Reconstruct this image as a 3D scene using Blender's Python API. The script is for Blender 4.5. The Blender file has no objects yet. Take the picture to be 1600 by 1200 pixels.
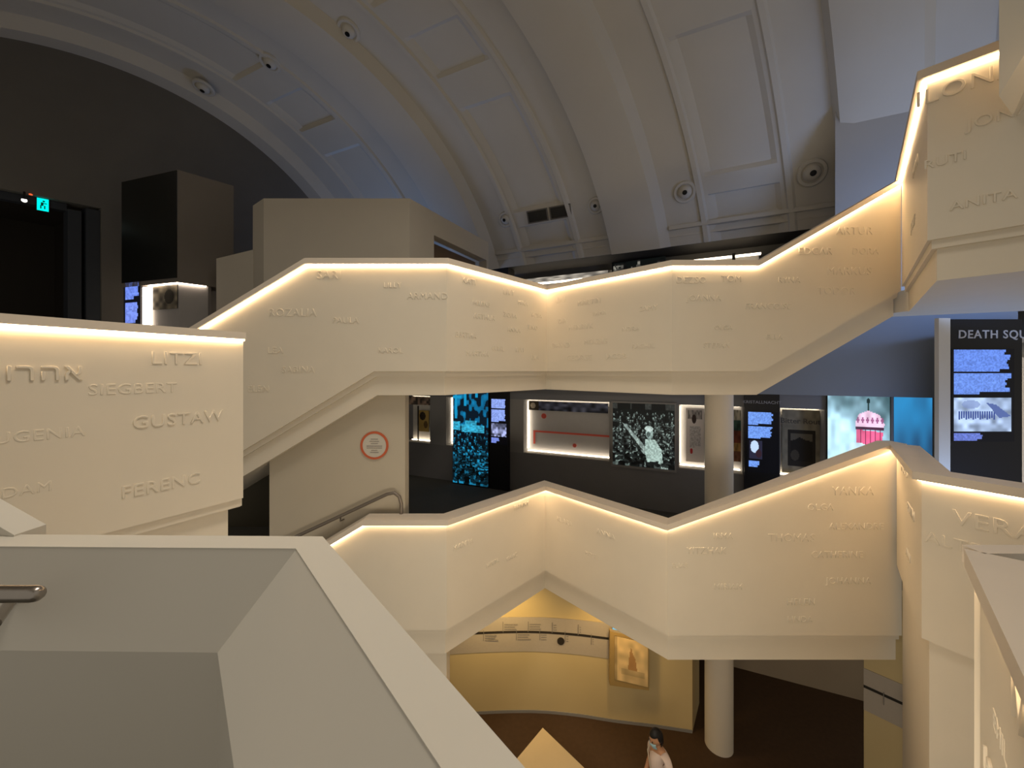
import bpy, bmesh, math, random
import numpy as np
from mathutils import Vector, Matrix

S = bpy.context.scene
C = bpy.context.collection
E = 7.3                       # eye height above the ground floor
F = 600.0                     # focal length in pixels (1600 wide)
HY = 580.0                    # horizon row
TH = math.radians(25.0)
c25, s25 = math.cos(TH), math.sin(TH)

# ------------------------------------------------------------------ camera, world, lights, exposure
cam_d = bpy.data.cameras.new('camera')
cam_d.sensor_width = 36.0
cam_d.lens = 36.0 * F / 1600.0
cam_d.shift_y = (HY - 600.0) / 1600.0
cam_d.clip_start = 0.02
cam = bpy.data.objects.new('camera', cam_d)
C.objects.link(cam)
cam.location = (0, 0, E)
cam.rotation_euler = (math.pi / 2, 0, 0)
S.camera = cam

S.view_settings.view_transform = 'Standard'
S.view_settings.look = 'None'
S.view_settings.gamma = 1.0
S.view_settings.use_curve_mapping = False
S.view_settings.exposure = 0.0

world = bpy.data.worlds.new('world')
S.world = world
world.use_nodes = True
bg = world.node_tree.nodes['Background']
bg.inputs['Color'].default_value = (1.0, 0.91, 0.77, 1)
bg.inputs['Strength'].default_value = 0.33


def AP(a, p, z):
    """hall coordinates (along the vault, across it, height from the eye) -> world"""
    return Vector((a * c25 + p * s25, -a * s25 + p * c25, E + z))


def area_light(name, loc, target, size, power, color, size_y=None, spread=None):
    d = bpy.data.lights.new(name, 'AREA')
    d.energy = power
    d.color = color
    d.size = size
    if size_y:
        d.shape = 'RECTANGLE'
        d.size_y = size_y
    if spread:
        d.spread = spread
    o = bpy.data.objects.new(name, d)
    C.objects.link(o)
    o.location = loc
    o.rotation_euler = (Vector(target) - Vector(loc)).to_track_quat('-Z', 'Y').to_euler()
    return o


def spot_light(name, loc, target, power, color, angle, blend=0.6, radius=0.1):
    d = bpy.data.lights.new(name, 'SPOT')
    d.energy = power
    d.color = color
    d.spot_size = math.radians(angle)
    d.spot_blend = blend
    d.shadow_soft_size = radius
    o = bpy.data.objects.new(name, d)
    C.objects.link(o)
    o.location = loc
    o.rotation_euler = (Vector(target) - Vector(loc)).to_track_quat('-Z', 'Y').to_euler()
    return o


WARM = (1.0, 0.80, 0.56)
BLUE = (0.30, 0.50, 1.0)
# blue wash from the gallery projections
area_light('gallery_wash', AP(-9.0, 10.6, 1.2), AP(-8.0, 11.0, 6.0), 2.0, 85, BLUE, 0.6)
area_light('bay_wash', AP(4.9, 8.0, 1.7), AP(4.3, 9.7, 3.0), 1.4, 55, BLUE, 0.5)
area_light('hall_wash', AP(4.2, 8.4, -3.0), AP(4.6, 10.0, 0.6), 1.2, 50, BLUE, 0.5)
# ground floor lamps under the middle slab
spot_light('ground_lamp', (-0.3, 7.25, E - 4.42), (-0.1, 8.15, E - 5.9), 82, (1.0, 0.68, 0.26), 130, 0.9, 0.12)
spot_light('ground_lamp', (1.9, 7.1, E - 4.42), (2.1, 8.0, E - 6.0), 58, (1.0, 0.66, 0.25), 110, 0.9, 0.1)
spot_light('ground_lamp', (5.4, 6.6, E - 4.1), (6.5, 6.8, E - 6.4), 40, (1.0, 0.70, 0.28), 120, 0.9, 0.12)
# unseen overhead fill, added for the general light of the atrium
area_light('atrium_fill', (0.2, 2.7, E + 6.2), (-1.2, 3.0, E - 2.0), 2.6, 125, (1.0, 0.90, 0.76), 1.4, math.radians(125))
# fill added under the near landing to brighten the lower bridge, no fixture
area_light('lower_bridge_fill', (0.6, 1.3, E - 2.7), (0.9, 5.7, E - 3.5), 2.2, 68, (1.0, 0.86, 0.66), 0.5)


# ------------------------------------------------------------------ helpers
def lin(v):
    v = v / 255.0
    return v / 12.92 if v <= 0.04045 else ((v + 0.055) / 1.055) ** 2.4


def rgb(r, g, b):
    return (lin(r), lin(g), lin(b), 1.0)


def mat(name, col, rough=0.6, metal=0.0, noise=0.0, scale=8.0, bump=0.0, spec=0.3):
    m = bpy.data.materials.new(name)
    m.use_nodes = True
    nt = m.node_tree
    b = nt.nodes['Principled BSDF']
    b.inputs['Base Color'].default_value = col
    b.inputs['Roughness'].default_value = rough
    b.inputs['Metallic'].default_value = metal
    b.inputs['Specular IOR Level'].default_value = spec
    if noise > 0 or bump > 0:
        tc = nt.nodes.new('ShaderNodeTexCoord')
        n = nt.nodes.new('ShaderNodeTexNoise')
        n.inputs['Scale'].default_value = scale
        n.inputs['Detail'].default_value = 4
        nt.links.new(tc.outputs['Object'], n.inputs['Vector'])
        if noise > 0:
            r = nt.nodes.new('ShaderNodeMapRange')
            r.inputs['To Min'].default_value = 1 - noise
            r.inputs['To Max'].default_value = 1 + noise
            nt.links.new(n.outputs['Fac'], r.inputs['Value'])
            mx = nt.nodes.new('ShaderNodeVectorMath')
            mx.operation = 'SCALE'
            mx.inputs[0].default_value = col[:3]
            nt.links.new(r.outputs['Result'], mx.inputs['Scale'])
            nt.links.new(mx.outputs['Vector'], b.inputs['Base Color'])
        if bump > 0:
            bp = nt.nodes.new('ShaderNodeBump')
            bp.inputs['Strength'].default_value = bump
            bp.inputs['Distance'].default_value = 0.01
            nt.links.new(n.outputs['Fac'], bp.inputs['Height'])
            nt.links.new(bp.outputs['Normal'], b.inputs['Normal'])
    return m


def emis(name, col, strength):
    m = bpy.data.materials.new(name)
    m.use_nodes = True
    nt = m.node_tree
    nt.nodes.remove(nt.nodes['Principled BSDF'])
    e = nt.nodes.new('ShaderNodeEmission')
    e.inputs['Color'].default_value = col
    e.inputs['Strength'].default_value = strength
    nt.links.new(e.outputs[0], nt.nodes['Material Output'].inputs['Surface'])
    return m


def pic_mat(name, strength):
    """picture material: colours of the print come from the mesh's own colour cells"""
    m = bpy.data.materials.new(name)
    m.use_nodes = True
    nt = m.node_tree
    at = nt.nodes.new('ShaderNodeAttribute')
    at.attribute_name = 'Col'
    b = nt.nodes['Principled BSDF']
    b.inputs['Roughness'].default_value = 0.5
    b.inputs['Specular IOR Level'].default_value = 0.2
    if strength > 0:
        b.inputs['Base Color'].default_value = (0.01, 0.01, 0.012, 1)
        nt.links.new(at.outputs['Color'], b.inputs['Emission Color'])
        b.inputs['Emission Strength'].default_value = strength
    else:
        nt.links.new(at.outputs['Color'], b.inputs['Base Color'])
    return m


IVORY = mat('ivory_paint', (0.74, 0.67, 0.55, 1), 0.55, noise=0.03, scale=3, bump=0.05)
CAPM = mat('ivory_coping', (0.70, 0.62, 0.52, 1), 0.5, noise=0.03, scale=4)
GUARDM = mat('guard_paint', (0.66, 0.62, 0.54, 1), 0.55, noise=0.02, scale=3)
VAULTM = mat('vault_plaster', (0.60, 0.56, 0.49, 1), 0.8, noise=0.05, scale=1.2, bump=0.1)
BOXW = mat('pavilion_paint', (0.56, 0.51, 0.43, 1), 0.7, noise=0.03, scale=2)
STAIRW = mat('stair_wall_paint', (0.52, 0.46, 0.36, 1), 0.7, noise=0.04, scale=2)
DARKW = mat('dark_wall_paint', (0.16, 0.148, 0.13, 1), 0.8, noise=0.08, scale=1.5)
DARKB = mat('dark_kiosk_paint', (0.21, 0.185, 0.16, 1), 0.7, noise=0.06, scale=2)
GLOSSD = mat('smoked_glass', (0.012, 0.013, 0.012, 1), 0.25, spec=0.5)
GREYW = mat('hall_wall_paint', (0.22, 0.21, 0.21, 1), 0.7, noise=0.06, scale=2)
PILG = mat('grey_cladding', (0.28, 0.27, 0.26, 1), 0.6, noise=0.05, scale=2)
FRONTW = mat('gallery_front_paint', (0.25, 0.275, 0.32, 1), 0.7, noise=0.03, scale=2)
BLACKM = mat('black_panel', (0.010, 0.010, 0.012, 1), 0.4, spec=0.3)
CARPET = mat('dark_carpet', (0.11, 0.105, 0.09, 1), 0.95, noise=0.25, scale=40, bump=0.3)
BROWNF = mat('brown_floor', (0.075, 0.042, 0.022, 1), 0.7, noise=0.2, scale=12)
YELW = mat('yellow_wall_paint', (0.66, 0.52, 0.27, 1), 0.7, noise=0.03, scale=2)
BANDM = mat('timeline_print', (0.48, 0.42, 0.35, 1), 0.6, noise=0.05, scale=20)
INKM = mat('dark_ink', (0.03, 0.025, 0.02, 1), 0.6)
GREYINK = mat('grey_ink', (0.30, 0.27, 0.24, 1), 0.6, noise=0.5, scale=60)
REDM = mat('red_ring_paint', (0.55, 0.12, 0.05, 1), 0.5)
STEEL = mat('brushed_steel', (0.42, 0.38, 0.34, 1), 0.28, metal=1.0, noise=0.05, scale=30)
BRONZE = mat('dull_metal', (0.22, 0.19, 0.16, 1), 0.45, metal=0.6)
COLM = mat('column_paint', (0.74, 0.67, 0.56, 1), 0.6, noise=0.03, scale=3)
TABLEM = mat('pale_table_top', (0.72, 0.55, 0.30, 1), 0.5, noise=0.04, scale=5)
LAMPD = mat('lamp_black', (0.01, 0.01, 0.01, 1), 0.3)
VENTM = mat('vent_metal', (0.16, 0.14, 0.11, 1), 0.6)
PAPER = mat('paper', (0.60, 0.56, 0.50, 1), 0.7, noise=0.08, scale=25)
CASEB = mat('case_back_grey', (0.42, 0.40, 0.39, 1), 0.6, noise=0.05, scale=6)
LED = emis('warm_led', (1.0, 0.70, 0.40, 1), 20.0)
LEDW = emis('case_led', (1.0, 0.86, 0.66, 1), 6.5)
LEDC = emis('kiosk_led', (1.0, 0.80, 0.62, 1), 12.0)
GREEN = emis('exit_green', (0.0, 0.80, 0.70, 1), 1.4)
WHITEL = emis('white_lamp', (1.0, 0.95, 0.85, 1), 4.0)
REDL = emis('red_lamp', (1.0, 0.16, 0.05, 1), 0.9)
SCREEN = pic_mat('screen_picture', 1.0)
PRINT = pic_mat('printed_picture', 0.0)
BACKLIT = pic_mat('backlit_print', 0.75)


def W(px, py, D):
    return Vector(((px - 800.0) / F * D, D, E - (py - HY) / F * D))


def VP(px, py, p):
    dx = (px - 800.0) / F
    return W(px, py, p / (c25 + dx * s25))


def Z(z):
    return E + z


def thing(name, label, cat, loc, group=None):
    o = bpy.data.objects.new(name, None)
    C.objects.link(o)
    o.empty_display_size = 0.2
    o.location = loc
    o['label'] = label
    o['category'] = cat
    if group:
        o['group'] = group
    return o


def root_loc(o):
    v = Vector((0, 0, 0))
    while o is not None:
        v += Vector(o.location)
        o = o.parent
    return v


def obj(name, verts, faces, m, parent=None, smooth=False, angle=None, recalc=True):
    """ONE mesh object; verts are in world space and stored relative to the parent's base"""
    off = root_loc(parent)
    me = bpy.data.meshes.new(name)
    bm = bmesh.new()
    bv = [bm.verts.new(Vector(v) - off) for v in verts]
    for f in faces:
        try:
            bm.faces.new([bv[i] for i in f])
        except ValueError:
            pass
    if recalc:
        bmesh.ops.recalc_face_normals(bm, faces=bm.faces)
    bm.to_mesh(me)
    bm.free()
    me.materials.append(m)
    if smooth:
        me.shade_smooth()
        if angle:
            me.set_sharp_from_angle(angle=math.radians(angle))
    o = bpy.data.objects.new(name, me)
    C.objects.link(o)
    if parent is not None:
        o.parent = parent
    return o


def tag(o, label, cat, group=None):
    o['label'] = label
    o['category'] = cat
    if group:
        o['group'] = group
    return o


def structure(o):
    o['kind'] = 'structure'
    return o


class MB:
    def __init__(self):
        self.v, self.f = [], []

    def add(self, verts, faces):
        n = len(self.v)
        self.v += [Vector(v) for v in verts]
        self.f += [[i + n for i in f] for f in faces]
        return self

    def hexa(self, b, t):
        """b, t: four bottom and four top points"""
        return self.add(list(b) + list(t), [(3, 2, 1, 0), (4, 5, 6, 7), (0, 1, 5, 4), (1, 2, 6, 5), (2, 3, 7, 6), (3, 0, 4, 7)])

    def box(self, x0, x1, y0, y1, z0, z1):
        return self.hexa([(x0, y0, z0), (x1, y0, z0), (x1, y1, z0), (x0, y1, z0)],
                         [(x0, y0, z1), (x1, y0, z1), (x1, y1, z1), (x0, y1, z1)])

    def hbox(self, a0, a1, p0, p1, z0, z1):
        """box in hall coordinates, heights from the eye"""
        return self.hexa([AP(a0, p0, z0), AP(a1, p0, z0), AP(a1, p1, z0), AP(a0, p1, z0)],
                         [AP(a0, p0, z1), AP(a1, p0, z1), AP(a1, p1, z1), AP(a0, p1, z1)])

    def prism(self, poly, z0, z1):
        n = len(poly)
        vs = [(p[0], p[1], z0) for p in poly] + [(p[0], p[1], z1) for p in poly]
        fs = [tuple(range(n))[::-1], tuple(range(n, 2 * n))]
        for i in range(n):
            j = (i + 1) % n
            fs.append((i, j, n + j, n + i))
        return self.add(vs, fs)

    def slab(self, pts, vec):
        """planar polygon pts extruded by vec"""
        n = len(pts)
        vs = [Vector(p) for p in pts] + [Vector(p) + Vector(vec) for p in pts]
        fs = [tuple(range(n))[::-1], tuple(range(n, 2 * n))]
        for i in range(n):
            j = (i + 1) % n
            fs.append((i, j, n + j, n + i))
        return self.add(vs, fs)

    def tube(self, pts, r, seg=14, caps=True):
        pts = [Vector(p) for p in pts]
        rings = []
        for i, p in enumerate(pts):
            d = (pts[min(i + 1, len(pts) - 1)] - pts[max(i - 1, 0)]).normalized()
            up = Vector((0, 0, 1)) if abs(d.z) < 0.9 else Vector((1, 0, 0))
            u = d.cross(up).normalized()
            w = u.cross(d).normalized()
            rr = r[i] if isinstance(r, (list, tuple)) else r
            rings.append([p + (u * math.cos(t) + w * math.sin(t)) * rr for t in [2 * math.pi * k / seg for k in range(seg)]])
        vs = [v for ring in rings for v in ring]
        fs = []
        for i in range(len(pts) - 1):
            for k in range(seg):
                k2 = (k + 1) % seg
                fs.append((i * seg + k, i * seg + k2, (i + 1) * seg + k2, (i + 1) * seg + k))
        if caps:
            fs.append(tuple(range(seg))[::-1])
            fs.append(tuple((len(pts) - 1) * seg + k for k in range(seg)))
        return self.add(vs, fs)

    def lathe(self, prof, center, seg=32):
        """prof: list of (r, z) around a vertical axis"""
        cx, cy, cz = center
        vs, fs = [], []
        for r, z in prof:
            for k in range(seg):
                t = 2 * math.pi * k / seg
                vs.append((cx + r * math.cos(t), cy + r * math.sin(t), cz + z))
        for i in range(len(prof) - 1):
            for k in range(seg):
                k2 = (k + 1) % seg
                fs.append((i * seg + k, i * seg + k2, (i + 1) * seg + k2, (i + 1) * seg + k))
        fs.append(tuple(range(seg))[::-1])
        fs.append(tuple((len(prof) - 1) * seg + k for k in range(seg)))
        return self.add(vs, fs)

    def build(self, name, m, parent=None, smooth=False, angle=None):
        return obj(name, self.v, self.f, m, parent, smooth, angle)


def offset_path(pts, d):
    """offset a plan polyline by d (positive = away from the viewer side, i.e. to the left when walking left to right)"""
    out = []
    n = len(pts)
    for i in range(n):
        p = Vector(pts[i][:2])
        ns = []
        if i > 0:
            e = (p - Vector(pts[i - 1][:2])).normalized()
            ns.append(Vector((-e.y, e.x)))
        if i < n - 1:
            e = (Vector(pts[i + 1][:2]) - p).normalized()
            ns.append(Vector((-e.y, e.x)))
        m = ns[0] if len(ns) == 1 else (ns[0] + ns[1])
        m.normalize()
        k = 1.0 / max(0.3, m.dot(ns[0]))
        out.append(p + m * d * k)
    return out


def band(mb, path, o0, o1, top, bot):
    """a solid ribbon along path between plan offsets o0 (viewer side) and o1, heights top[i]..bot[i]"""
    A, B = offset_path(path, o0), offset_path(path, o1)
    n = len(path)
    vs = []
    for i in range(n):
        vs += [(A[i].x, A[i].y, bot[i]), (A[i].x, A[i].y, top[i]), (B[i].x, B[i].y, top[i]), (B[i].x, B[i].y, bot[i])]
    fs = []
    for i in range(n - 1):
        a, b = 4 * i, 4 * (i + 1)
        for k in range(4):
            k2 = (k + 1) % 4
            fs.append((a + k, a + k2, b + k2, b + k))
    fs.append((0, 1, 2, 3))
    e = 4 * (n - 1)
    fs.append((e + 3, e + 2, e + 1, e))
    return mb.add(vs, fs)


CAP_H, OVER, THICK = 0.085, 0.075, 0.16


def parapet(root, path, fascia=0.37, recess=0.12, led=True, cap_h=CAP_H, over=OVER, led_h=0.016, ledmat=None, back=THICK):
    """path: list of (X, Y, z_top, z_bottom) from the eye; builds panel, coping, light strip, ledge and fascia"""
    top = [Z(p[2]) for p in path]
    bot = [Z(p[3]) for p in path]
    ct = [t - cap_h for t in top]
    m = MB(); band(m, path, 0.0, back, ct, bot); m.build('panel', IVORY, root)
    m = MB(); band(m, path, -over, back + 0.03, top, ct); m.build('coping', CAPM, root)
    if led:
        m = MB(); band(m, path, -0.034, -0.002, [t - 0.001 for t in ct], [t - led_h for t in ct])
        m.build('light_strip', ledmat or LED, root)
    if fascia:
        m = MB(); band(m, path, recess * 0.45, back, bot, [b - 0.085 for b in bot]); m.build('ledge', IVORY, root)
        m = MB(); band(m, path, recess, back + 0.06, [b - 0.085 for b in bot], [b - fascia for b in bot]); m.build('fascia', IVORY, root)


def relief(root, text, px, py, hpx, P0, P1, depth=0.005, spacing=1.08, align='CENTER', mirror=False, stretch=1.0):
    """raised name on the vertical face through plan points P0-P1, centred where the ray through (px, py) meets it"""
    a, b = Vector(P0[:2]), Vector(P1[:2])
    e = (b - a).normalized()
    n = Vector((e.y, -e.x))
    r = Vector(((px - 800) / F, 1.0))
    t = a.dot(n) / r.dot(n)
    D = t
    pos = W(px, py, D)
    cu = bpy.data.curves.new('name_curve', 'FONT')
    cu.body = text
    cu.align_x = align
    cu.align_y = 'CENTER'
    cu.size = hpx / F * D / 0.70
    cu.extrude = depth
    cu.bevel_depth = 0.002
    cu.bevel_resolution = 1
    cu.resolution_u = 3
    cu.offset = -0.001
    cu.space_character = spacing
    tmp = bpy.data.objects.new('name_tmp', cu)
    C.objects.link(tmp)
    dg = bpy.context.evaluated_depsgraph_get()
    me = bpy.data.meshes.new_from_object(tmp.evaluated_get(dg))
    bpy.data.objects.remove(tmp)
    bpy.data.curves.remove(cu)
    R = Matrix(((e.x * stretch, 0, n.x, 0), (e.y * stretch, 0, n.y, 0), (0, 1, 0, 0), (0, 0, 0, 1)))
    off = root_loc(root)
    me.transform(Matrix.Translation(pos - off) @ R)
    me.materials.clear()
    me.materials.append(IVORY)
    me.name = 'relief_name'
    o = bpy.data.objects.new('relief_name', me)
    C.objects.link(o)
    o.parent = root
    return o


def flat_text(name, text, pos, h, ex, n, m, parent, depth=0.004, spacing=1.05, align='CENTER'):
    cu = bpy.data.curves.new('text_curve', 'FONT')
    cu.body = text
    cu.align_x = align
    cu.align_y = 'CENTER'
    cu.size = h / 0.70
    cu.extrude = depth
    cu.resolution_u = 3
    cu.offset = cu.size * 0.012
    cu.space_character = spacing
    tmp = bpy.data.objects.new('text_tmp', cu)
    C.objects.link(tmp)
    dg = bpy.context.evaluated_depsgraph_get()
    me = bpy.data.meshes.new_from_object(tmp.evaluated_get(dg))
    bpy.data.objects.remove(tmp)
    bpy.data.curves.remove(cu)
    ex = Vector(ex).normalized(); n = Vector(n).normalized(); up = Vector((0, 0, 1))
    R = Matrix(((ex.x, up.x, n.x, 0), (ex.y, up.y, n.y, 0), (ex.z, up.z, n.z, 0), (0, 0, 0, 1)))
    me.transform(Matrix.Translation(Vector(pos) - root_loc(parent)) @ R)
    me.materials.clear()
    me.materials.append(m)
    o = bpy.data.objects.new(name, me)
    C.objects.link(o)
    o.parent = parent
    return o


def picture(name, tl, tr, bl, img, m, parent=None, thick=0.02):
    """a board with a picture: img is (rows, cols, 3) in display values 0..1, one cell per quad; the board has thickness"""
    tl, tr, bl = Vector(tl), Vector(tr), Vector(bl)
    ny, nx = img.shape[:2]
    u = (tr - tl) / nx
    v = (bl - tl) / ny
    nrm = (tr - tl).cross(bl - tl).normalized()      # points away from the viewer
    off = root_loc(parent)
    vs = [tl + u * i + v * j - off for j in range(ny + 1) for i in range(nx + 1)]
    fs = []
    for j in range(ny):
        for i in range(nx):
            a = j * (nx + 1) + i
            fs.append((a, a + nx + 1, a + nx + 2, a + 1))
    k = len(vs)
    br = tr + (bl - tl)
    vs += [q - off + nrm * thick for q in (tl, tr, br, bl)]
    c0, c1, c2, c3 = 0, nx, (ny + 1) * (nx + 1) - 1, ny * (nx + 1)
    fs += [(k, k + 1, k + 2, k + 3)]
    me = bpy.data.meshes.new(name)
    # sides as long thin quads sharing only the corner vertices
    fs += [(c0, c1, k + 1, k), (c1, c2, k + 2, k + 1), (c2, c3, k + 3, k + 2), (c3, c0, k, k + 3)]
    me.from_pydata([tuple(q) for q in vs], [], fs)
    lin_img = np.where(img <= 0.04045, img / 12.92, ((img + 0.055) / 1.055) ** 2.4)
    at = me.attributes.new('Col', 'FLOAT_COLOR', 'FACE')
    cols = np.ones((len(me.polygons), 4), dtype=np.float32) * 0.01
    cols[:, 3] = 1
    cols[:ny * nx, :3] = lin_img.reshape(-1, 3)
    at.data.foreach_set('color', cols.ravel())
    me.materials.append(m)
    o = bpy.data.objects.new(name, me)
    C.objects.link(o)
    if parent is not None:
        o.parent = parent
    return o


rng = np.random.default_rng(7)


def blank(ny, nx, col):
    im = np.zeros((ny, nx, 3))
    im[:] = np.array(col) / 255.0
    return im


def vnoise(ny, nx, sy, sx, seed=0):
    r = np.random.default_rng(seed)
    gy, gx = max(2, int(ny / sy) + 2), max(2, int(nx / sx) + 2)
    g = r.random((gy, gx))
    y = np.linspace(0, gy - 1.001, ny); x = np.linspace(0, gx - 1.001, nx)
    y0 = y.astype(int); x0 = x.astype(int)
    fy = (y - y0)[:, None]; fx = (x - x0)[None, :]
    fy = fy * fy * (3 - 2 * fy); fx = fx * fx * (3 - 2 * fx)
    return (g[y0][:, x0] * (1 - fy) * (1 - fx) + g[y0][:, x0 + 1] * (1 - fy) * fx + g[y0 + 1][:, x0] * fy * (1 - fx) + g[y0 + 1][:, x0 + 1] * fy * fx)


def ellipse(im, cx, cy, rx, ry, col, k=1.0):
    ny, nx = im.shape[:2]
    yy, xx = np.mgrid[0:ny, 0:nx]
    m = ((xx + .5 - cx) / max(rx, 1e-6)) ** 2 + ((yy + .5 - cy) / max(ry, 1e-6)) ** 2 < 1
    im[m] = im[m] * (1 - k) + np.array(col) / 255.0 * k


def poly_fill(im, pts, col, k=1.0):
    ny, nx = im.shape[:2]
    yy, xx = np.mgrid[0:ny, 0:nx]
    xx = xx + .5; yy = yy + .5
    ins = np.zeros((ny, nx), bool)
    n = len(pts)
    for i in range(n):
        x1, y1 = pts[i]; x2, y2 = pts[(i + 1) % n]
        if y1 == y2:
            continue
        cond = (yy < max(y1, y2)) & (yy >= min(y1, y2)) & (xx < (x2 - x1) * (yy - y1) / (y2 - y1) + x1)
        ins ^= cond
    im[ins] = im[ins] * (1 - k) + np.array(col) / 255.0 * k


def text_block(im, x0, x1, y0, y1, col, seed, rows=7, last=0.6):
    r = np.random.default_rng(seed)
    h = (y1 - y0) / rows
    nz = vnoise(im.shape[0], im.shape[1], 1.2, 1.6, seed)
    for k in range(rows):
        xe = x1 - r.random() * (x1 - x0) * 0.12
        if k == rows - 1:
            xe = x0 + (x1 - x0) * last
        ya, yb = int(round(y0 + k * h)), int(round(y0 + (k + 1) * h))
        sl = np.s_[ya:max(yb, ya + 1), int(x0):int(xe)]
        im[sl] = np.array(col) / 255.0 * (0.80 + 0.30 * nz[sl][..., None])
    np.clip(im, 0, 1, out=im)


def crowd(ny, nx, tint, seed, y_from=0.1, dark=(14, 18, 16), n=500, big=6.0, small=1.4, bright=0.95):
    im = blank(ny, nx, dark)
    r = np.random.default_rng(seed)
    ys = np.sort(r.random(n)) * (1 - y_from) + y_from
    for y in ys:
        t = (y - y_from) / (1 - y_from)
        s = small + (big - small) * t ** 1.5
        x = r.random() * nx
        b = (0.35 + 0.6 * r.random()) * bright
        if r.random() < 0.35:
            b *= 0.18
        ellipse(im, x, y * ny + s * 1.3, s * 1.0, s * 0.8, [v * b * 0.55 for v in tint])
        ellipse(im, x, y * ny, s * 0.55, s * 0.8, [v * b for v in tint])
        ellipse(im, x + s * 0.1, y * ny - s * 0.5, s * 0.55, s * 0.3, [v * b * 0.3 for v in tint])
    return im


# ================================================================== LARGE STRUCTURE
# ---- vault with ribs and recessed panels
PC, PR, ZS, ZR = 4.7, 6.65, 0.15, 8.0
SKEW, P_REF = 0.40, 11.0      # the ribs run at a slant to the exhibition wall
RIB0, PER = -1.17, 5.0
A_MIN, A_MAX = -11.0, 8.0


def EP(da, p, z):
    """point on the slanted end wall, da in front of it"""
    return AP(A_MIN - SKEW * (P_REF - p) + da, p, z)


def vault_point(a, phi, inward):
    n = Vector((math.cos(phi) / PR, math.sin(phi) / ZR)).normalized()
    pp = PC + PR * math.cos(phi) - n.x * inward
    return AP(a - SKEW * (P_REF - pp), pp, ZS + ZR * math.sin(phi) - n.y * inward)


def vault_profile():
    cols = []
    k = -3
    while RIB0 + k * PER - 1 < A_MAX:
        r = RIB0 + k * PER
        cols += [(r - 0.76, 0.0, 0), (r - 0.62, 0.26, 0), (r - 0.40, 0.30, 0), (r + 0.40, 0.30, 0), (r + 0.62, 0.26, 0), (r + 0.76, 0.0, 0)]
        q = r + 2.5
        cols += [(q - 0.98, 0.0, 0), (q - 0.94, 0.05, 0), (q - 0.84, 0.05, 0), (q - 0.80, 0.0, 0), (q - 0.72, -0.01, 1), (q - 0.60, -0.08, 1), (q + 0.60, -0.08, 1), (q + 0.72, -0.01, 1),
                 (q + 0.80, 0.0, 0), (q + 0.84, 0.05, 0), (q + 0.94, 0.05, 0), (q + 0.98, 0.0, 0)]
        k += 1
    cols = [x for x in cols if A_MIN + 0.7 < x[0] < A_MAX]
    first = cols[0]
    return [(A_MIN, 0.28, 0), (A_MIN + 0.5, 0.28, 0), (A_MIN + 0.65, 0.0, 0)] + cols + [(A_MAX, 0.0, 0)]


PHI0 = math.asin((3.25 - ZS) / ZR)
phis = []
gaps = [(math.radians(31), math.radians(34)), (math.radians(56), math.radians(62)), (math.radians(70), math.radians(76)), (math.radians(112), math.radians(118))]
p_ = PHI0
while p_ < math.pi - PHI0:
    phis.append(p_)
    p_ += math.radians(1.6)
for g0, g1 in gaps:
    phis += [g0 - 0.012, g0, g1, g1 + 0.012]
phis = sorted(set(phis))
prof = vault_profile()
vs, fs = [], []
for ph in phis:
    gap = any(g0 - 1e-6 <= ph <= g1 + 1e-6 for g0, g1 in gaps)
    for a, d, f in prof:
        vs.append(vault_point(a, ph, (0.0 if (gap and f) else d)))
nc = len(prof)
for i in range(len(phis) - 1):
    for j in range(nc - 1):
        fs.append((i * nc + j, i * nc + j + 1, (i + 1) * nc + j + 1, (i + 1) * nc + j))
# outer shell for thickness
k0 = len(vs)
for ph in phis[::6] + [phis[-1]]:
    vs.append(vault_point(A_MIN, ph, -0.5)); vs.append(vault_point(A_MAX, ph, -0.5))
m_ = len(phis[::6]) + 1
for i in range(m_ - 1):
    fs.append((k0 + 2 * i, k0 + 2 * i + 2, k0 + 2 * i + 3, k0 + 2 * i + 1))
structure(obj('ceiling', vs, fs, VAULTM, None, True, 22, recalc=False))

# ---- end wall on the left with its dark doorway
mb = MB()


def ebox(mb, d0, d1, p0, p1, z0, z1):
    return mb.hexa([EP(d0, p0, z0), EP(d1, p0, z0), EP(d1, p1, z0), EP(d0, p1, z0)], [EP(d0, p0, z1), EP(d1, p0, z1), EP(d1, p1, z1), EP(d0, p1, z1)])


pd0, pd1 = 0.4, 4.45           # doorway span
ztop = 4.15
arc = []
for k in range(0, 41):
    ph = math.pi - PHI0 - (math.pi - 2 * PHI0) * k / 40
    arc.append((PC + PR * math.cos(ph), ZS + ZR * math.sin(ph)))
top_poly = [(-0.75, ztop)] + [q for q in arc if q[1] > ztop] + [(10.75, ztop)]
mb.slab([EP(0, p, z) for p, z in top_poly], EP(-0.4, 0, 0) - EP(0, 0, 0))
ebox(mb, -0.4, 0, pd1, 11.2, 0.3, ztop)
ebox(mb, -0.4, 0, -1.2, pd0, 0.3, ztop)
structure(mb.build('wall_left', DARKW))
mb = MB()
ebox(mb, -3.2, -3.0, -0.6, 5.4, 0.3, 4.4)
ebox(mb, -3.2, -0.4, 4.46, 4.6, 0.3, 4.4)
ebox(mb, -3.2, -0.4, 0.2, 0.36, 0.3, 4.4)
ebox(mb, -3.2, -0.4, 0.2, 4.6, 4.16, 4.4)
structure(mb.build('wall_doorway', mat('doorway_dark', (0.028, 0.022, 0.016, 1), 0.7)))
mb = MB()
ebox(mb, -0.36, -0.10, 3.95, 4.16, 0.45, 4.0)
ebox(mb, -0.36, -0.06, 4.22, pd1 - 0.005, 0.45, 4.1)
ebox(mb, -0.36, -0.16, pd0 + 0.005, 3.95, 3.96, 4.14)
structure(mb.build('door_1', mat('door_frame_blue', (0.035, 0.04, 0.05, 1), 0.45)))

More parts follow.
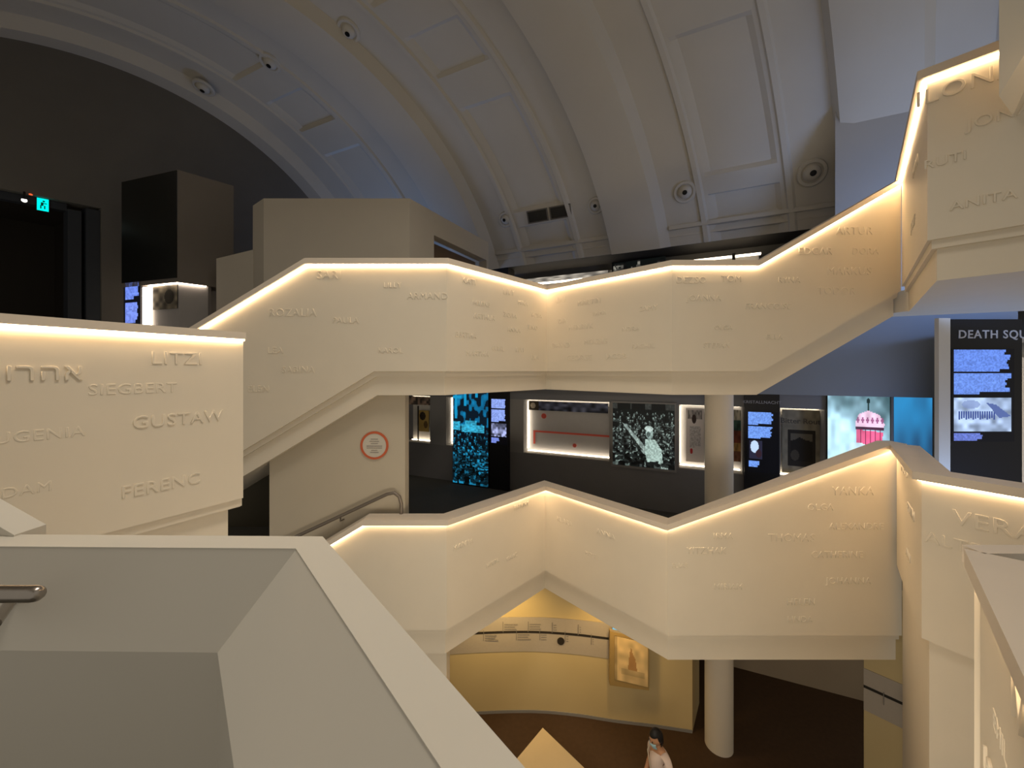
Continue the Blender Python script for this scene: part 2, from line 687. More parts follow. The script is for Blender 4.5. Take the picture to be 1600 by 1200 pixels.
# ---- gallery behind: floor, front, header, back wall
mb = MB(); mb.hbox(-12.4, 9.0, 9.98, 12.7, 0.25, 0.5)
mb.hbox(-16.5, -7.4, 1.2, 9.98, 0.25, 0.5)
structure(mb.build('floor_gallery', CARPET))
mb = MB(); mb.hbox(-6.0, 5.2, 9.86, 9.98, -0.5, 1.55); structure(mb.build('wall_gallery_front', FRONTW))
mb = MB(); mb.hbox(-12.4, 9.0, 12.5, 12.7, 0.5, 4.2); structure(mb.build('wall_gallery_back', DARKW))
mb = MB(); mb.hbox(-12.4, 9.0, 11.0, 12.6, 3.45, 3.68); structure(mb.build('ceiling_gallery', mat('gallery_soffit', (0.06, 0.055, 0.05, 1), 0.8)))
# cornice mouldings, one run in every bay between ribs
for i, k in enumerate((-1, 0)):
    a0, a1 = RIB0 + k * PER + 0.66, RIB0 + (k + 1) * PER - 0.66
    mb = MB()
    mb.hbox(a0, a1, 10.62, 11.1, 3.62, 3.72)
    mb.hbox(a0, a1, 10.70, 11.1, 3.72, 3.84)
    mb.hbox(a0, a1, 10.76, 11.1, 3.84, 3.90)
    mb.hbox(a0, a1, 10.74, 11.1, 3.46, 3.62)
    structure(mb.build('trim_%d' % (i + 1), VAULTM))
# solid bay on the right
def plan(v): return (v.x, v.y)
mb = MB(); mb.prism([plan(W(1305, 580, 7.69)), plan(AP(9, 9.7, 0)), plan(AP(9, 11.2, 0)), plan(W(1304, 580, 8.9))], Z(1.45), Z(6.6))
structure(mb.build('wall_right', mat('bay_plaster', (0.47, 0.46, 0.45, 1), 0.8, noise=0.03, scale=1.5)))

# ---- middle floor and the exhibition wall
mb = MB()
mb.prism([(-5.6, 6.15), (-1.0, 6.15), (0.7, 8.2), (2.5, 7.1), (9.5, 7.1), (9.5, 12), (-9, 16)], Z(-3.78), Z(-3.4))
structure(mb.build('floor_middle', CARPET))


def a_of(px, p=10.0):
    v = VP(px, HY, p)
    return v.x * c25 - v.y * s25


TOPZ, SILL = -0.80, -2.32
mb = MB(); mb.hbox(-9, 5.2, 10.0, 10.5, -3.4, SILL)
mb.hbox(-9, 5.2, 10.5, 10.7, -3.4, -0.5)
structure(mb.build('wall_back', GREYW))
mb = MB(); mb.hbox(-9, a_of(1292), 10.0, 10.5, TOPZ, -0.5)
structure(mb.build('wall_back_header', mat('header_grey', (0.2, 0.2, 0.21, 1), 0.6)))
mb = MB()
for x0, x1 in ((672, 697), (793, 818), (952, 957), (1056, 1061), (1160, 1164), (1217, 1219), (1288, 1293)):
    mb.hbox(a_of(x0), a_of(x1), 10.0, 10.48, SILL, TOPZ)
structure(mb.build('wall_back_piers', PILG))

# ---- ground floor and its walls
mb = MB(); mb.prism([(-9, 0.5), (12, 0.5), (12, 14), (-9, 14)], Z(-7.5), Z(-7.3)); structure(mb.build('floor_ground', BROWNF))
curve_pts = [(-2.6, 8.0), (-1.6, 8.10), (-0.81, 8.17), (0.0, 8.21), (0.68, 8.20), (1.4, 8.12), (2.12, 7.99), (2.9, 7.88), (3.64, 7.75)]


def smooth_path(pts, n=8):
    out = []
    for i in range(len(pts) - 1):
        p0 = pts[max(i - 1, 0)]; p1 = pts[i]; p2 = pts[i + 1]; p3 = pts[min(i + 2, len(pts) - 1)]
        for k in range(n):
            t = k / n
            q = []
            for d in range(2):
                q.append(0.5 * (2 * p1[d] + (p2[d] - p0[d]) * t + (2 * p0[d] - 5 * p1[d] + 4 * p2[d] - p3[d]) * t * t + (3 * p1[d] - p0[d] - 3 * p2[d] + p3[d]) * t ** 3))
            out.append(tuple(q))
    out.append(pts[-1])
    return out


curve = smooth_path(curve_pts)
cw = curve + [(4.12, 8.45)]
mb = MB(); band(mb, cw, 0, 0.3, [Z(-3.78)] * len(cw), [Z(-7.3)] * len(cw))
structure(mb.build('wall_curved', YELW, None, True, 30))
mb = MB(); band(mb, curve, -0.012, 0.0, [Z(-7.24)] * len(curve), [Z(-7.3)] * len(curve))
structure(mb.build('baseboard_curved', PILG, None, True, 30))
mb = MB(); band(mb, [(3.3, 10.4), (5.43, 9.5), (8.6, 8.15)], 0, 0.2, [Z(-3.78)] * 3, [Z(-7.3)] * 3)
structure(mb.build('wall_far', mat('far_wall_beige', (0.40, 0.32, 0.23, 1), 0.7, noise=0.04, scale=2)))
side_path = [(6.23, 6.8), (6.6, 6.38), (7.2, 5.6)]
mb = MB(); band(mb, side_path, 0, 0.25, [Z(-3.78)] * 3, [Z(-7.3)] * 3)
structure(mb.build('wall_side', YELW))
mb = MB(); mb.box(-4.5, -1.02, 5.98, 6.3, Z(-7.3), Z(-4.28)); structure(mb.build('wall_under_bridge', IVORY))

# ---- wall under the upper left flight, dark recess behind
YS = 6.1
def XS(px, D): return (px - 800) / F * D
wl, wr = XS(421, YS), XS(633, YS)
pts = [W(421, 580 + 3.4 / YS * F, YS), W(633, 580 + 3.4 / YS * F, YS), W(633, 600, YS), W(585, 600, YS), W(421, 690, YS)]
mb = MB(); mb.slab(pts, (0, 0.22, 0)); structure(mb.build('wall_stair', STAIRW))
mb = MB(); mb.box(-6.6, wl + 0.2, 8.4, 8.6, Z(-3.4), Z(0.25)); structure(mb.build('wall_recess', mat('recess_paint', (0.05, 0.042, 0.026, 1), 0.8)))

# ================================================================== STAIRS, BRIDGES AND LANDINGS
ZT_U, ZB_U = 1.69, 0.0
YA, YC = 5.80, 5.90
slope_l = 0.605
def at_plane(px, py, D): return (XS(px, D), D, (HY - py) / F * D)


# upper zigzag stair
r = thing('zigzag_stair', 'upper zigzag stair bridge in ivory panels, under the vaulted ceiling', 'staircase', (0.7, 6.5, Z(-0.37)))
def utop(px):
    if px < 480: return ZT_U - (480 - px) * slope_l / F * YA
    return ZT_U
def ubot(px):
    if px < 585: return ZB_U - (585 - px) * slope_l / F * YA
    return ZB_U
UP = [(XS(px, YA), YA, utop(px), ubot(px)) for px in (215, 480, 585, 698)]
UP.append((XS(854, 7.68), 7.68, ZT_U, ZB_U))
def utop2(px): return ZT_U + max(0, px - 1183) * 0.577 / F * YC
def ubot2(px): return ZB_U + max(0, px - 1190) * 0.577 / F * YC
UP += [(XS(px, YC), YC, utop2(px), ubot2(px)) for px in (1050, 1183, 1190, 1408)]
parapet(r, UP)
mb = MB()
fr = offset_path([(q[0], q[1]) for q in UP], 0.18)
mb.prism([(fr[2].x, fr[2].y), (fr[3].x, fr[3].y), (fr[4].x, fr[4].y), (fr[5].x, fr[5].y), (fr[7].x, fr[7].y), (fr[7].x, 7.9), (1.9, 8.4), (0.7, 9.4), (-0.4, 8.4), (fr[2].x, 7.9)], Z(-0.36), Z(0.45))
mb.hexa([(fr[0].x, fr[0].y, Z(UP[0][3] - .36)), (fr[2].x, fr[2].y, Z(-.36)), (fr[2].x, 7.9, Z(-.36)), (fr[0].x, 7.9, Z(UP[0][3] - .36))],
        [(fr[0].x, fr[0].y, Z(UP[0][3] + .3)), (fr[2].x, fr[2].y, Z(.3)), (fr[2].x, 7.9, Z(.3)), (fr[0].x, 7.9, Z(UP[0][3] + .3))])
mb.hexa([(fr[7].x, fr[7].y, Z(-.36)), (fr[8].x, fr[8].y, Z(UP[8][3] - .36)), (fr[8].x, 7.6, Z(UP[8][3] - .36)), (fr[7].x, 7.6, Z(-.36))],
        [(fr[7].x, fr[7].y, Z(.3)), (fr[8].x, fr[8].y, Z(UP[8][3] + .3)), (fr[8].x, 7.6, Z(UP[8][3] + .3)), (fr[7].x, 7.6, Z(.3))])
mb.build('floor_slab', IVORY, r)
LP = (UP[0], UP[3]); L1 = (UP[3], UP[4]); R1 = (UP[4], UP[5]); RP = (UP[5], UP[8])
for t, x, y, h in (('SARI', 514, 430, 13), ('LILLY', 613, 446, 8), ('ARMAND', 668, 463, 10), ('ROZALIA', 457, 489, 12), ('PAULA', 540, 501, 9),
                   ('LEA', 430, 548, 10), ('SABINA', 466, 578, 10), ('ELEN', 404, 608, 10), ('KAROL', 610, 548, 8)):
    relief(r, t, x, y, h, *LP)
for t, x, y, h in (('KATI', 733, 440, 9), ('LIVY', 795, 457, 9), ('HELENE', 752, 475, 7), ('MIRA', 817, 474, 7), ('ARTHUR', 757, 496, 8), ('ZOFIA', 797, 493, 7),
                   ('ROSA', 838, 493, 7), ('BERTHA', 728, 524, 8), ('ANNA', 803, 516, 7), ('JENO', 832, 512, 7), ('GITEL', 778, 545, 7), ('LEVI', 812, 547, 7), ('MARTHA', 746, 553, 8), ('EVA', 836, 559, 7)):
    relief(r, t, x, y, h, *L1)
for t, x, y, h in (('LILI', 876, 469, 8), ('MARTIN', 920, 472, 8), ('EMMA', 936, 490, 6), ('SAMY', 1013, 482, 8), ('IDA', 878, 502, 7), ('HENRYK', 907, 511, 8), ('DAVID', 876, 540, 8), ('MOISHE', 930, 534, 8),
                   ('GEORGE', 905, 559, 8), ('JACOB', 962, 557, 8), ('RACHEL', 1005, 541, 7), ('NORA', 985, 514, 7)):
    relief(r, t, x, y, h, *R1)
for t, x, y, h in (('DEZSO', 1080, 438, 10), ('TOM', 1143, 436, 10), ('RYNA', 1233, 438, 9), ('JOANNA', 1100, 466, 9), ('FRANCOISE', 1200, 479, 9), ('ELLA', 1210, 527, 8), ('STEFAN', 1120, 540, 8),
                   ('EDGAR', 1274, 393, 11), ('DORA', 1352, 393, 10), ('ARTUR', 1335, 361, 12), ('MARKUS', 1327, 424, 12), ('TODOR', 1307, 455, 11), ('OLGA', 1130, 512, 7)):
    relief(r, t, x, y, h, *RP)

# lower zigzag stair
r = thing('zigzag_stair', 'lower zigzag stair bridge, coping peaked at the middle above the yellow timeline wall', 'staircase', (0.7, 6.5, Z(-4.3)))
ZT_L, ZB_L = -2.22, -3.91
YC2 = 5.62
def ltop(px): return ZT_L - max(0, 570 - px) * 0.60 / F * YA
def lbot(px): return ZB_L - max(0, 620 - px) * 0.60 / F * YA
LPth = [(XS(px, YA), YA, ltop(px), lbot(px)) for px in (470, 570, 620, 698)]
LPth.append((XS(852, 7.53), 7.53, ZT_L, ZB_L))
def ltop2(px): return min(-1.05, ZT_L + max(0, px - 1043) * 0.3616 / F * YC2)
LPth += [(XS(px, YC2), YC2, ltop2(px), -3.87) for px in (1043, 1389, 1409)]
parapet(r, LPth, fascia=0.42, recess=0.09, led_h=0.010)
mb = MB()
fr = offset_path([(q[0], q[1]) for q in LPth], 0.17)
mb.prism([(fr[2].x, fr[2].y), (fr[3].x, fr[3].y), (fr[4].x, fr[4].y), (fr[5].x, fr[5].y), (fr[7].x, fr[7].y), (fr[7].x, 7.1), (2.4, 7.05), (0.7, 8.15), (-0.85, 6.13), (fr[2].x, 6.13)], Z(-4.25), Z(-3.45))
mb.build('floor_slab', IVORY, r)
for t, x, y, h in (('MANYA', 724, 851, 8), ('FANNY', 815, 790, 7), ('HERTA', 770, 880, 6), ('ISAAC', 800, 870, 6)):
    relief(r, t, x, y, h, LPth[3], LPth[4])
for t, x, y, h in (('ANNA', 946, 835, 8), ('KLARA', 882, 815, 7), ('MOSES', 925, 868, 6)):
    relief(r, t, x, y, h, LPth[4], LPth[5])
for t, x, y, h in (('YANKA', 1333, 768, 13), ('OLGA', 1282, 793, 10), ('ALEXANDRE', 1338, 823, 10), ('THOMAS', 1237, 841, 12), ('YITZHAK', 1104, 861, 10), ('CATHERINE', 1308, 867, 10), ('ELIAS', 1062, 884, 7),
                   ('JOHANNA', 1326, 908, 10), ('MIRIAM', 1138, 917, 9), ('HELEN', 1252, 941, 10), ('LINDA', 1250, 968, 9), ('IRMA', 1130, 838, 9)):
    relief(r, t, x, y, h, LPth[5], LPth[7])

# upper right landing
r = thing('stair_landing', 'upper right ivory stair landing with the steep bright strip, beneath the ceiling', 'landing', (5.0, 4.6, Z(0.93)))
T0, T1, T2 = W(1409, 580, 5.9), W(1449, 580, 3.82), W(1562, 580, 3.5)
T3 = T2 + (T2 - T1).normalized() * 1.6
ZT = 2.98
UT = [(T0.x, T0.y, ZT, 1.30), (T1.x, T1.y, ZT, 1.30), (T2.x, T2.y, ZT, 1.30), (T3.x, T3.y, ZT, 1.30)]
parapet(r, UT, fascia=0.40, recess=0.07, led_h=0.014)
fr = offset_path([(q[0], q[1]) for q in UT], 0.10)
mb = MB(); mb.prism([(q.x, q.y) for q in fr] + [(8.4, 2.5), (8.4, 5.6), (6.3, 6.55), (6.03, 6.1)], Z(0.92), Z(1.25))
mb.build('floor_slab', IVORY, r)
for t, x, y, h in (('ILONA', 1508, 132, 24), ('JONAS', 1572, 178, 18), ('RUTI', 1476, 251, 14), ('ANITA', 1535, 313, 15)):
    relief(r, t, x, y, h, UT[1], UT[2], 0.008)
for t, x, y, h in (('HANA', 1431, 260, 16), ('JOSEF', 1427, 350, 14)):
    relief(r, t, x, y, h, UT[0], UT[1], 0.007)
# flight that climbs on above it at the frame's edge
r = thing('stair_flight', 'plain underside of the next flight, above the upper right landing', 'staircase', W(1600, 60, 3.1))
pts = [W(1561, -120, 3.2), W(1561, 150, 3.2), W(1600, 86, 3.2), W(1700, -60, 3.2), W(1740, -120, 3.2)]
mb = MB(); mb.slab(pts, (1.6, 0.9, 0)); mb.build('underside', IVORY, r)

# lower right landing
r = thing('stair_landing', 'lower right ivory stair landing lettered VERA, below the dark death squads panel', 'landing', (4.8, 4.6, Z(-7.3)))
B0, B1, B2 = W(1401, 580, 5.55), W(1440, 580, 4.03), W(1600, 580, 3.47)
B3 = B2 + (B2 - B1).normalized() * 0.5
ZTL = -1.05
LT = [(B0.x, B0.y, ZTL, -2.8), (B1.x, B1.y, ZTL, -2.8), (B2.x, B2.y, ZTL, -2.8), (B3.x, B3.y, ZTL, -2.8)]
parapet(r, LT, fascia=0, back=0.2, led_h=0.010)
fr = offset_path([(q[0], q[1]) for q in LT], 0.06)
mb = MB(); band(mb, LT, 0.06, 0.24, [Z(-2.8)] * 4, [Z(-7.3)] * 4); mb.build('lower_wall', IVORY, r)
mb = MB(); mb.prism([(q.x, q.y) for q in offset_path([(q[0], q[1]) for q in LT], 0.21)] + [(6.8, 3.0), (6.8, 5.7)], Z(-2.7), Z(-2.4)); mb.build('floor_slab', CARPET, r)
for t, x, y, h in (('VERA', 1552, 822, 24), ('ALTER', 1500, 853, 18)):
    relief(r, t, x, y, h, LT[1], LT[2], 0.005)
for t, x, y, h in (('HUGO', 1414, 735, 14), ('EDITH', 1424, 800, 15), ('ANN', 1420, 868, 12)):
    relief(r, t, x, y, h, LT[0], LT[1], 0.01)

# near right parapet
r = thing('stair_parapet', 'nearest right ivory parapet with a lit edge and large raised IV letters', 'parapet', (2.4, 1.9, Z(-7.3)))
N0 = W(1526, 580, 2.21); N1 = W(1612, 580, 1.40)
N0v, N1v = Vector((N0.x + 0.02, N0.y)), Vector((N1.x + 0.02, N1.y))
N2v = N1v + (N1v - N0v).normalized() * 0.9
Nst = N0v
NP = [(N0v.x, N0v.y, -1.04, -4.0), (N1v.x, N1v.y, -1.04, -4.0), (N2v.x, N2v.y, -1.04, -4.0)]
parapet(r, NP, fascia=0, over=0.06, cap_h=0.10, led_h=0.008)
# return of the coping behind
mb = MB(); mb.box(N0v.x - 0.0, N0v.x + 2.2, N0v.y - 0.02, N0v.y + 0.09, Z(-1.14), Z(-1.04)); mb.build('coping', CAPM, r)
mb = MB(); mb.box(N0v.x + 0.05, N0v.x + 2.2, N0v.y + 0.0, N0v.y + 0.07, Z(-4.0), Z(-1.14)); mb.build('panel', IVORY, r)
mb = MB(); mb.prism([(N0v.x + 0.2, N0v.y - 0.02), (N2v.x + 0.3, N2v.y), (N0v.x + 2.2, N2v.y), (N0v.x + 2.2, N0v.y - 0.02)], Z(-2.3), Z(-2.1)); mb.build('floor_slab', CARPET, r)
relief(r, 'IVAN', 1583, 1078, 72, NP[0], NP[1], 0.012, align='LEFT')
relief(r, 'LEO', 1541, 1182, 34, NP[0], NP[1], 0.012, align='LEFT')
relief(r, 'EMIL', 1552, 1120, 30, NP[0], NP[1], 0.002, align='LEFT')

# left landing parapet
r = thing('stair_parapet', 'left ivory landing parapet with raised names LITZI and GUSTAW, below the exit door', 'parapet', (-3.2, 3.3, Z(-2.6)))
q0, q1 = Vector((-3.57, 2.68)), Vector((-2.80, 4.0))
dv = (q1 - q0).normalized()
qm = q0 - dv * 1.2
LF = [(qm.x, qm.y, 0.40, -1.32), (q1.x, q1.y, 0.40, -1.32)]
parapet(r, LF, fascia=0.10, recess=0.06, cap_h=0.07, over=0.06)
mb = MB(); band(mb, [(qm.x, qm.y), (q1.x - dv.x * 0.1, q1.y - dv.y * 0.1)], 0.09, 0.4, [Z(-1.42)] * 2, [Z(-2.6)] * 2); mb.build('lower_wall', IVORY, r)
mb = MB(); band(mb, [(qm.x, qm.y), (q1.x - dv.x * .05, q1.y - dv.y * .05)], 0.16, 1.6, [Z(-0.75)] * 2, [Z(-1.1)] * 2); mb.build('floor_slab', IVORY, r)
for t, x, y, h, d in (('LITZI', 278, 561, 19, .005), ('SIEGBERT', 212, 608, 16, .002), ('GUSTAW', 283, 655, 18, .007), ('FERENC', 255, 758, 18, .006), ('\u05d0\u05d4\u05e8\u05d5\u05df', 62, 583, 26, .010), ('EUGENIA', 55, 681, 17, .001), ('ADAM', 30, 768, 16, .001)):
    body = t if ord(t[0]) < 256 else t[::-1]
    relief(r, body, x, y, h, LF[0], LF[1], d)

# foreground guard
r = thing('landing_guard', 'nearest grey ivory landing guard with wide sloped inner face, at the bottom', 'guard', (-0.6, 1.0, Z(-1.6)))
ci = [Vector((-2.75, 1.115)), Vector((-0.61, 1.083)), Vector((0.30, 0.036))]
co = offset_path(ci, 0.078)
lo = [Vector((-2.907, 1.03)), Vector((-0.767, 1.0)), Vector((0.17, -0.075))]
zc, zl = -0.50, -0.733
vs, fs = [], []
for i in range(3):
    vs += [(co[i].x, co[i].y, Z(-2.4)), (co[i].x, co[i].y, Z(zc - 0.09)), (ci[i].x, ci[i].y, Z(zc - 0.004)), (lo[i].x, lo[i].y, Z(zl)), (lo[i].x, lo[i].y, Z(-1.6))]
for i in range(2):
    for k in range(4):
        fs.append((5 * i + k, 5 * i + k + 1, 5 * i + 5 + k + 1, 5 * i + 5 + k))
    fs.append((5 * i + 4, 5 * i, 5 * i + 5, 5 * i + 9))
fs += [(0, 1, 2, 3, 4), (14, 13, 12, 11, 10)]
obj('guard_wall', vs, fs, GUARDM, r)
mb = MB(); band(mb, ci, 0.0, 0.08, [Z(zc)] * 3, [Z(zc - 0.09)] * 3); mb.build('coping', GUARDM, r)
# rising stub of the coping at the far left
mb = MB()
a0 = W(22, 836, 1.16); a1 = W(-560, 500, 1.42)
lowz = Vector((0, 0, Z(-2.4)))
q4 = [a0, a0 + Vector((0, .08, 0)), a1 + Vector((0, .08, 0)), a1]
mb.hexa([Vector((q.x, q.y, Z(-2.4))) for q in q4], q4); mb.build('rising_coping', GUARDM, r)
mb = MB(); mb.prism([(-2.9, 0.99), (-0.77, 0.99), (0.15, -0.07), (0.15, -0.8), (-2.9, -0.8)], Z(-1.7), Z(-1.6)); structure(mb.build('floor_landing', CARPET))

# steel handrail on the guard
r = thing('handrail', 'round steel handrail end in front of the nearest guard', 'handrail', W(0, 960, 0.9))
ey = W(65, 928, 0.90)
pts = [ey + Vector((-1.2, 0, 0.0)), ey + Vector((-0.020, 0, 0)), ey + Vector((-0.008, 0, 0)), ey + Vector((-0.002, 0, 0)), ey]
mb = MB(); mb.tube(pts, [0.0185, 0.0185, 0.0165, 0.012, 0.004], 24); mb.build('rail', STEEL, r, True, 40)
bx = W(-14, 928, 0.90)
mb = MB(); mb.tube([bx + Vector((0, 0, -0.01)), bx + Vector((0, 0.0, -0.06)), bx + Vector((-0.02, 0.02, -0.085)), bx + Vector((-0.14, 0.145, -0.10))], 0.012, 14); mb.build('bracket', STEEL, r, True, 40)

# handrail on the stair wall
r = thing('handrail', 'thin bent metal handrail on the wall under the upper stair', 'handrail', W(560, 800, 6.0))
hp = [W(300, 913, 5.98), W(455, 842, 5.98), W(605, 772, 5.98), W(616, 770, 5.98), W(624, 776, 5.98), W(627, 787, 5.98), W(627, 815, 5.98), W(627, 880, 5.98)]
mb = MB(); mb.tube(hp, 0.027, 12); mb.build('rail', BRONZE, r, True, 50)
for px, py in ((532, 806), (440, 850)):
    b = W(px, py, 5.98); mb = MB(); mb.tube([b, b + Vector((0, 0, -0.08)), b + Vector((0, 0.13, -0.10))], 0.012, 8); mb.build('bracket', BRONZE, r, True, 50)

# round sign on the stair wall
cs = W(585, 696, YS - 0.012)
r = thing('round_sign', 'round white notice with a red ring on the stair wall', 'sign', cs)
def disc(name, rad, y0, y1, m, inner=0.0):
    seg = 48
    vs, fs = [], []
    for k in range(seg):
        t = 2 * math.pi * k / seg
        for rr in ((rad,) if not inner else (rad, inner)):
            for y in (y0, y1):
                vs.append(cs + Vector((rr * math.cos(t), y, rr * math.sin(t))))
    st = 2 if not inner else 4
    for k in range(seg):
        a, b = k * st, ((k + 1) % seg) * st
        fs.append((a, b, b + 1, a + 1))
        if inner:
            fs += [(a + 2, a + 3, b + 3, b + 2), (a, a + 2, b + 2, b), (a + 1, b + 1, b + 3, a + 3)]
    if not inner:
        fs += [tuple(k * 2 for k in range(seg)), tuple(k * 2 + 1 for k in range(seg))]
    return obj(name, vs, fs, m, r)
disc('disc', 0.205, 0.0, 0.011, mat('sign_white', (0.58, 0.54, 0.46, 1), 0.5))
disc('ring', 0.222, -0.005, 0.009, REDM, 0.188)
for row, n_, h in ((0.10, 0.057, .016), (0.065, 0.076, .016), (0.03, 0.057, .014), (-0.01, 0.123, .018), (-0.04, 0.123, .014), (-0.078, 0.048, .014), (-0.11, 0.067, .016)):
    mb = MB(); mb.box(cs.x - n_, cs.x + n_, cs.y - 0.003, cs.y + 0.001, cs.z + row - h * .4, cs.z + row + h * .4); mb.build('text_line', GREYINK, r)

# ================================================================== COLUMN
mb = MB(); mb.lathe([(0.25, 0), (0.25, 6.93)], (4.04, 7.5, 0.0), 40)
tag(mb.build('column', COLM, None, True, 40), 'round white column standing on the ground floor through both stair bridges', 'column')

# ================================================================== UPPER LEFT PAVILION AND KIOSK
r = thing('exhibit_pavilion', 'plain white box pavilion with a dark slot window, behind the upper stair', 'pavilion', W(560, 540, 8.5))
D0 = 8.0
zt = 270 / F * D0
tl = [W(640, 580, D0), W(412, 580, D0), W(395, 580, 8.35)]
far = Vector((-0.66, 10.75, E))
fl = Vector((tl[2].x - 0.2, 11.2, E))
# body around the slot: right face built with an opening
P0, P1 = Vector((tl[0].x, tl[0].y)), Vector((far.x, far.y))
def rf(t, z): q = P0.lerp(P1, t); return Vector((q.x, q.y, Z(z)))
t0, t1 = 0.25, 0.97
ztp = zt
slot_top, slot_bot = zt - 0.52, 0.9
inn = Vector((-0.14, 0.076)) * 1.6
mb = MB()
mb.prism([tl[0].xy, tl[1].xy, tl[2].xy, fl.xy, (far.x - 0.25, far.y + 0.1)], Z(ztp - 0.12), Z(ztp))
mb.add([], [])
th = Vector((-0.22, 0.12, 0))
def rslab(ta, tb, za, zb):
    mb.slab([rf(ta, za), rf(tb, za), rf(tb, zb), rf(ta, zb)], th)
rslab(0, 1, slot_top, ztp); rslab(0, t0, .5, slot_top); rslab(t1, 1, .5, slot_top); rslab(t0, t1, .5, slot_bot)
mb.prism([tl[0].xy, tl[1].xy, (tl[1].x, tl[1].y + .2), (tl[0].x, tl[0].y + .2)], Z(.5), Z(ztp - .12))
mb.prism([tl[1].xy, tl[2].xy, fl.xy, (tl[1].x + .2, tl[1].y + .2)], Z(.5), Z(ztp - .12))
mb.build('body', BOXW, r)
mb = MB(); mb.slab([rf(t0, slot_bot) + th * 1.5, rf(t1, slot_bot) + th * 1.5, rf(t1, slot_top) + th * 1.5, rf(t0, slot_top) + th * 1.5], th * 0.2)
mb.build('slot_panel', mat('slot_brown', (0.20, 0.13, 0.08, 1), 0.7), r)
mb = MB()
b0, b1 = W(338, 404, 8.6), W(396, 390, 8.3)
mb.slab([Vector((b0.x, b0.y, Z(.5))), Vector((b1.x, b1.y, Z(.5))), b1, b0], (0.3, 1.5, 0)); mb.build('side_block', BOXW, r)

r = thing('exhibit_kiosk', 'tall dark kiosk with a lit corner display, by the left doorway', 'kiosk', W(277, 540, 9.0))
KD = 8.5
kz = 315 / F * KD
k0, k1, k2 = W(277, 580, KD), W(190, 580, 9.05), W(365, 580, 9.25)
kb = k1 + (k2 - k0) * 0.98
k1 = k0 + (k1 - k0) * 0.98
cz = (HY - 441) / F * KD       # top of the lit corner display
mb = MB(); mb.prism([k0.xy, k2.xy, kb.xy, k1.xy], Z(cz), Z(kz)); mb.build('body', DARKB, r)
nv = Vector((-(k0 - k1).y, (k0 - k1).x, 0)).normalized() * 0.02
mb = MB()
mb.slab([Vector((k1.x, k1.y, Z(cz + .1))) - nv, Vector((k0.x, k0.y, Z(cz + .1))) - nv, Vector((k0.x, k0.y, Z(kz - .02))) - nv, Vector((k1.x, k1.y, Z(kz - .02))) - nv], nv); mb.build('glass_face', GLOSSD, r)
# display below: back walls set in, strips, posters
def kp(t, u, z): q = k0.lerp(k1, t) if u == 0 else k0.lerp(k2, t); return Vector((q.x, q.y, Z(z)))
ins = ((k1 - k0).normalized() + (k2 - k0).normalized()) * 0.06
mb = MB()
mb.slab([kp(0, 0, .5) + ins, kp(.52, 0, .5) + ins, kp(.52, 0, cz) + ins, kp(0, 0, cz) + ins], (0, .1, 0))
mb.slab([kp(0, 1, .5) + ins, kp(.5, 1, .5) + ins, kp(.5, 1, cz) + ins, kp(0, 1, cz) + ins], (0, .1, 0)); mb.build('display_back', CASEB, r)
mb = MB()
for u, t1_ in ((0, .52), (1, .46)):
    e0, e1 = kp(0, u, cz - .03), kp(t1_, u, cz - .03)
    mb.slab([e0, e1, e1 + Vector((0, 0, .03)), e0 + Vector((0, 0, .03))], (0.02, .03, 0))
mb.build('light_strip', LEDC, r)
mb = MB()
e0, e1 = kp(.50, 0, .5), kp(.62, 0, .5)
mb.slab([e0, e1, e1 + Vector((0, 0, cz - .54)), e0 + Vector((0, 0, cz - .54))], (0.02, .06, 0)); mb.build('light_column', LEDC, r)
im = blank(24, 40, (150, 140, 120)); nz = vnoise(24, 40, 5, 8, 5)[..., None]
im = im * (0.45 + 0.8 * nz); ellipse(im, 27, 12, 8, 7, (40, 38, 34), .8)
A = kp(.45, 0, 2.0); B = kp(.02, 0, 2.0)
picture('display_print', A + Vector((0, -.0, -.05)) + ins * .6, B + ins * .6 + Vector((0, 0, -.05)), A + ins * .6 + Vector((0, 0, -.60)), np.clip(im, 0, 1), PRINT, r, .01)
im = blank(30, 20, (10, 12, 20)); text_block(im, 2, 19, 1, 13, (120, 150, 255), 3, 6); text_block(im, 2, 18, 15, 28, (130, 155, 255), 4, 6, .8)
A = kp(.98, 0, 2.15); B = kp(.66, 0, 2.15)
picture('text_screen', A, B, kp(.98, 0, 1.05), im, SCREEN, r, .03)

# ================================================================== DOORWAY DETAILS
def dpt(px, py, da):
    dx = (px - 800) / F
    D = (A_MIN + da - SKEW * P_REF) / ((dx * c25 - s25) - SKEW * (dx * s25 + c25))
    return W(px, py, D)
AD = -0.14
p = dpt(67, 320, AD)
r = thing('exit_sign', 'lit green exit sign high in the dark doorway', 'sign', p)
ea = (EP(0, 1, 0) - EP(0, 0, 0)).normalized(); na = Vector((ea.y, -ea.x, 0))
def dbox(mb, q, w, h, t, du=0, dz=0):
    b = q + ea * du + Vector((0, 0, dz))
    mb.slab([b - ea * w / 2 - Vector((0, 0, h / 2)), b + ea * w / 2 - Vector((0, 0, h / 2)), b + ea * w / 2 + Vector((0, 0, h / 2)), b - ea * w / 2 + Vector((0, 0, h / 2))], na * t)
mb = MB(); dbox(mb, p, .21, .32, -.04); mb.build('housing', LAMPD, r)
mb = MB(); dbox(mb, p, .18, .29, .01); mb.build('light_panel', GREEN, r)
mb = MB()
dbox(mb, p + na * .01, .04, .08, .004, -.01, .01); dbox(mb, p + na * .01, .035, .035, .004, .015, .08); dbox(mb, p + na * .01, .02, .08, .004, -.03, -.06); dbox(mb, p + na * .01, .02, .08, .004, .03, -.06); dbox(mb, p + na * .01, .09, .018, .004, .02, .03)
mb.build('running_figure', mat('sign_dark_green', (0.0, .25, .22, 1), .5), r)
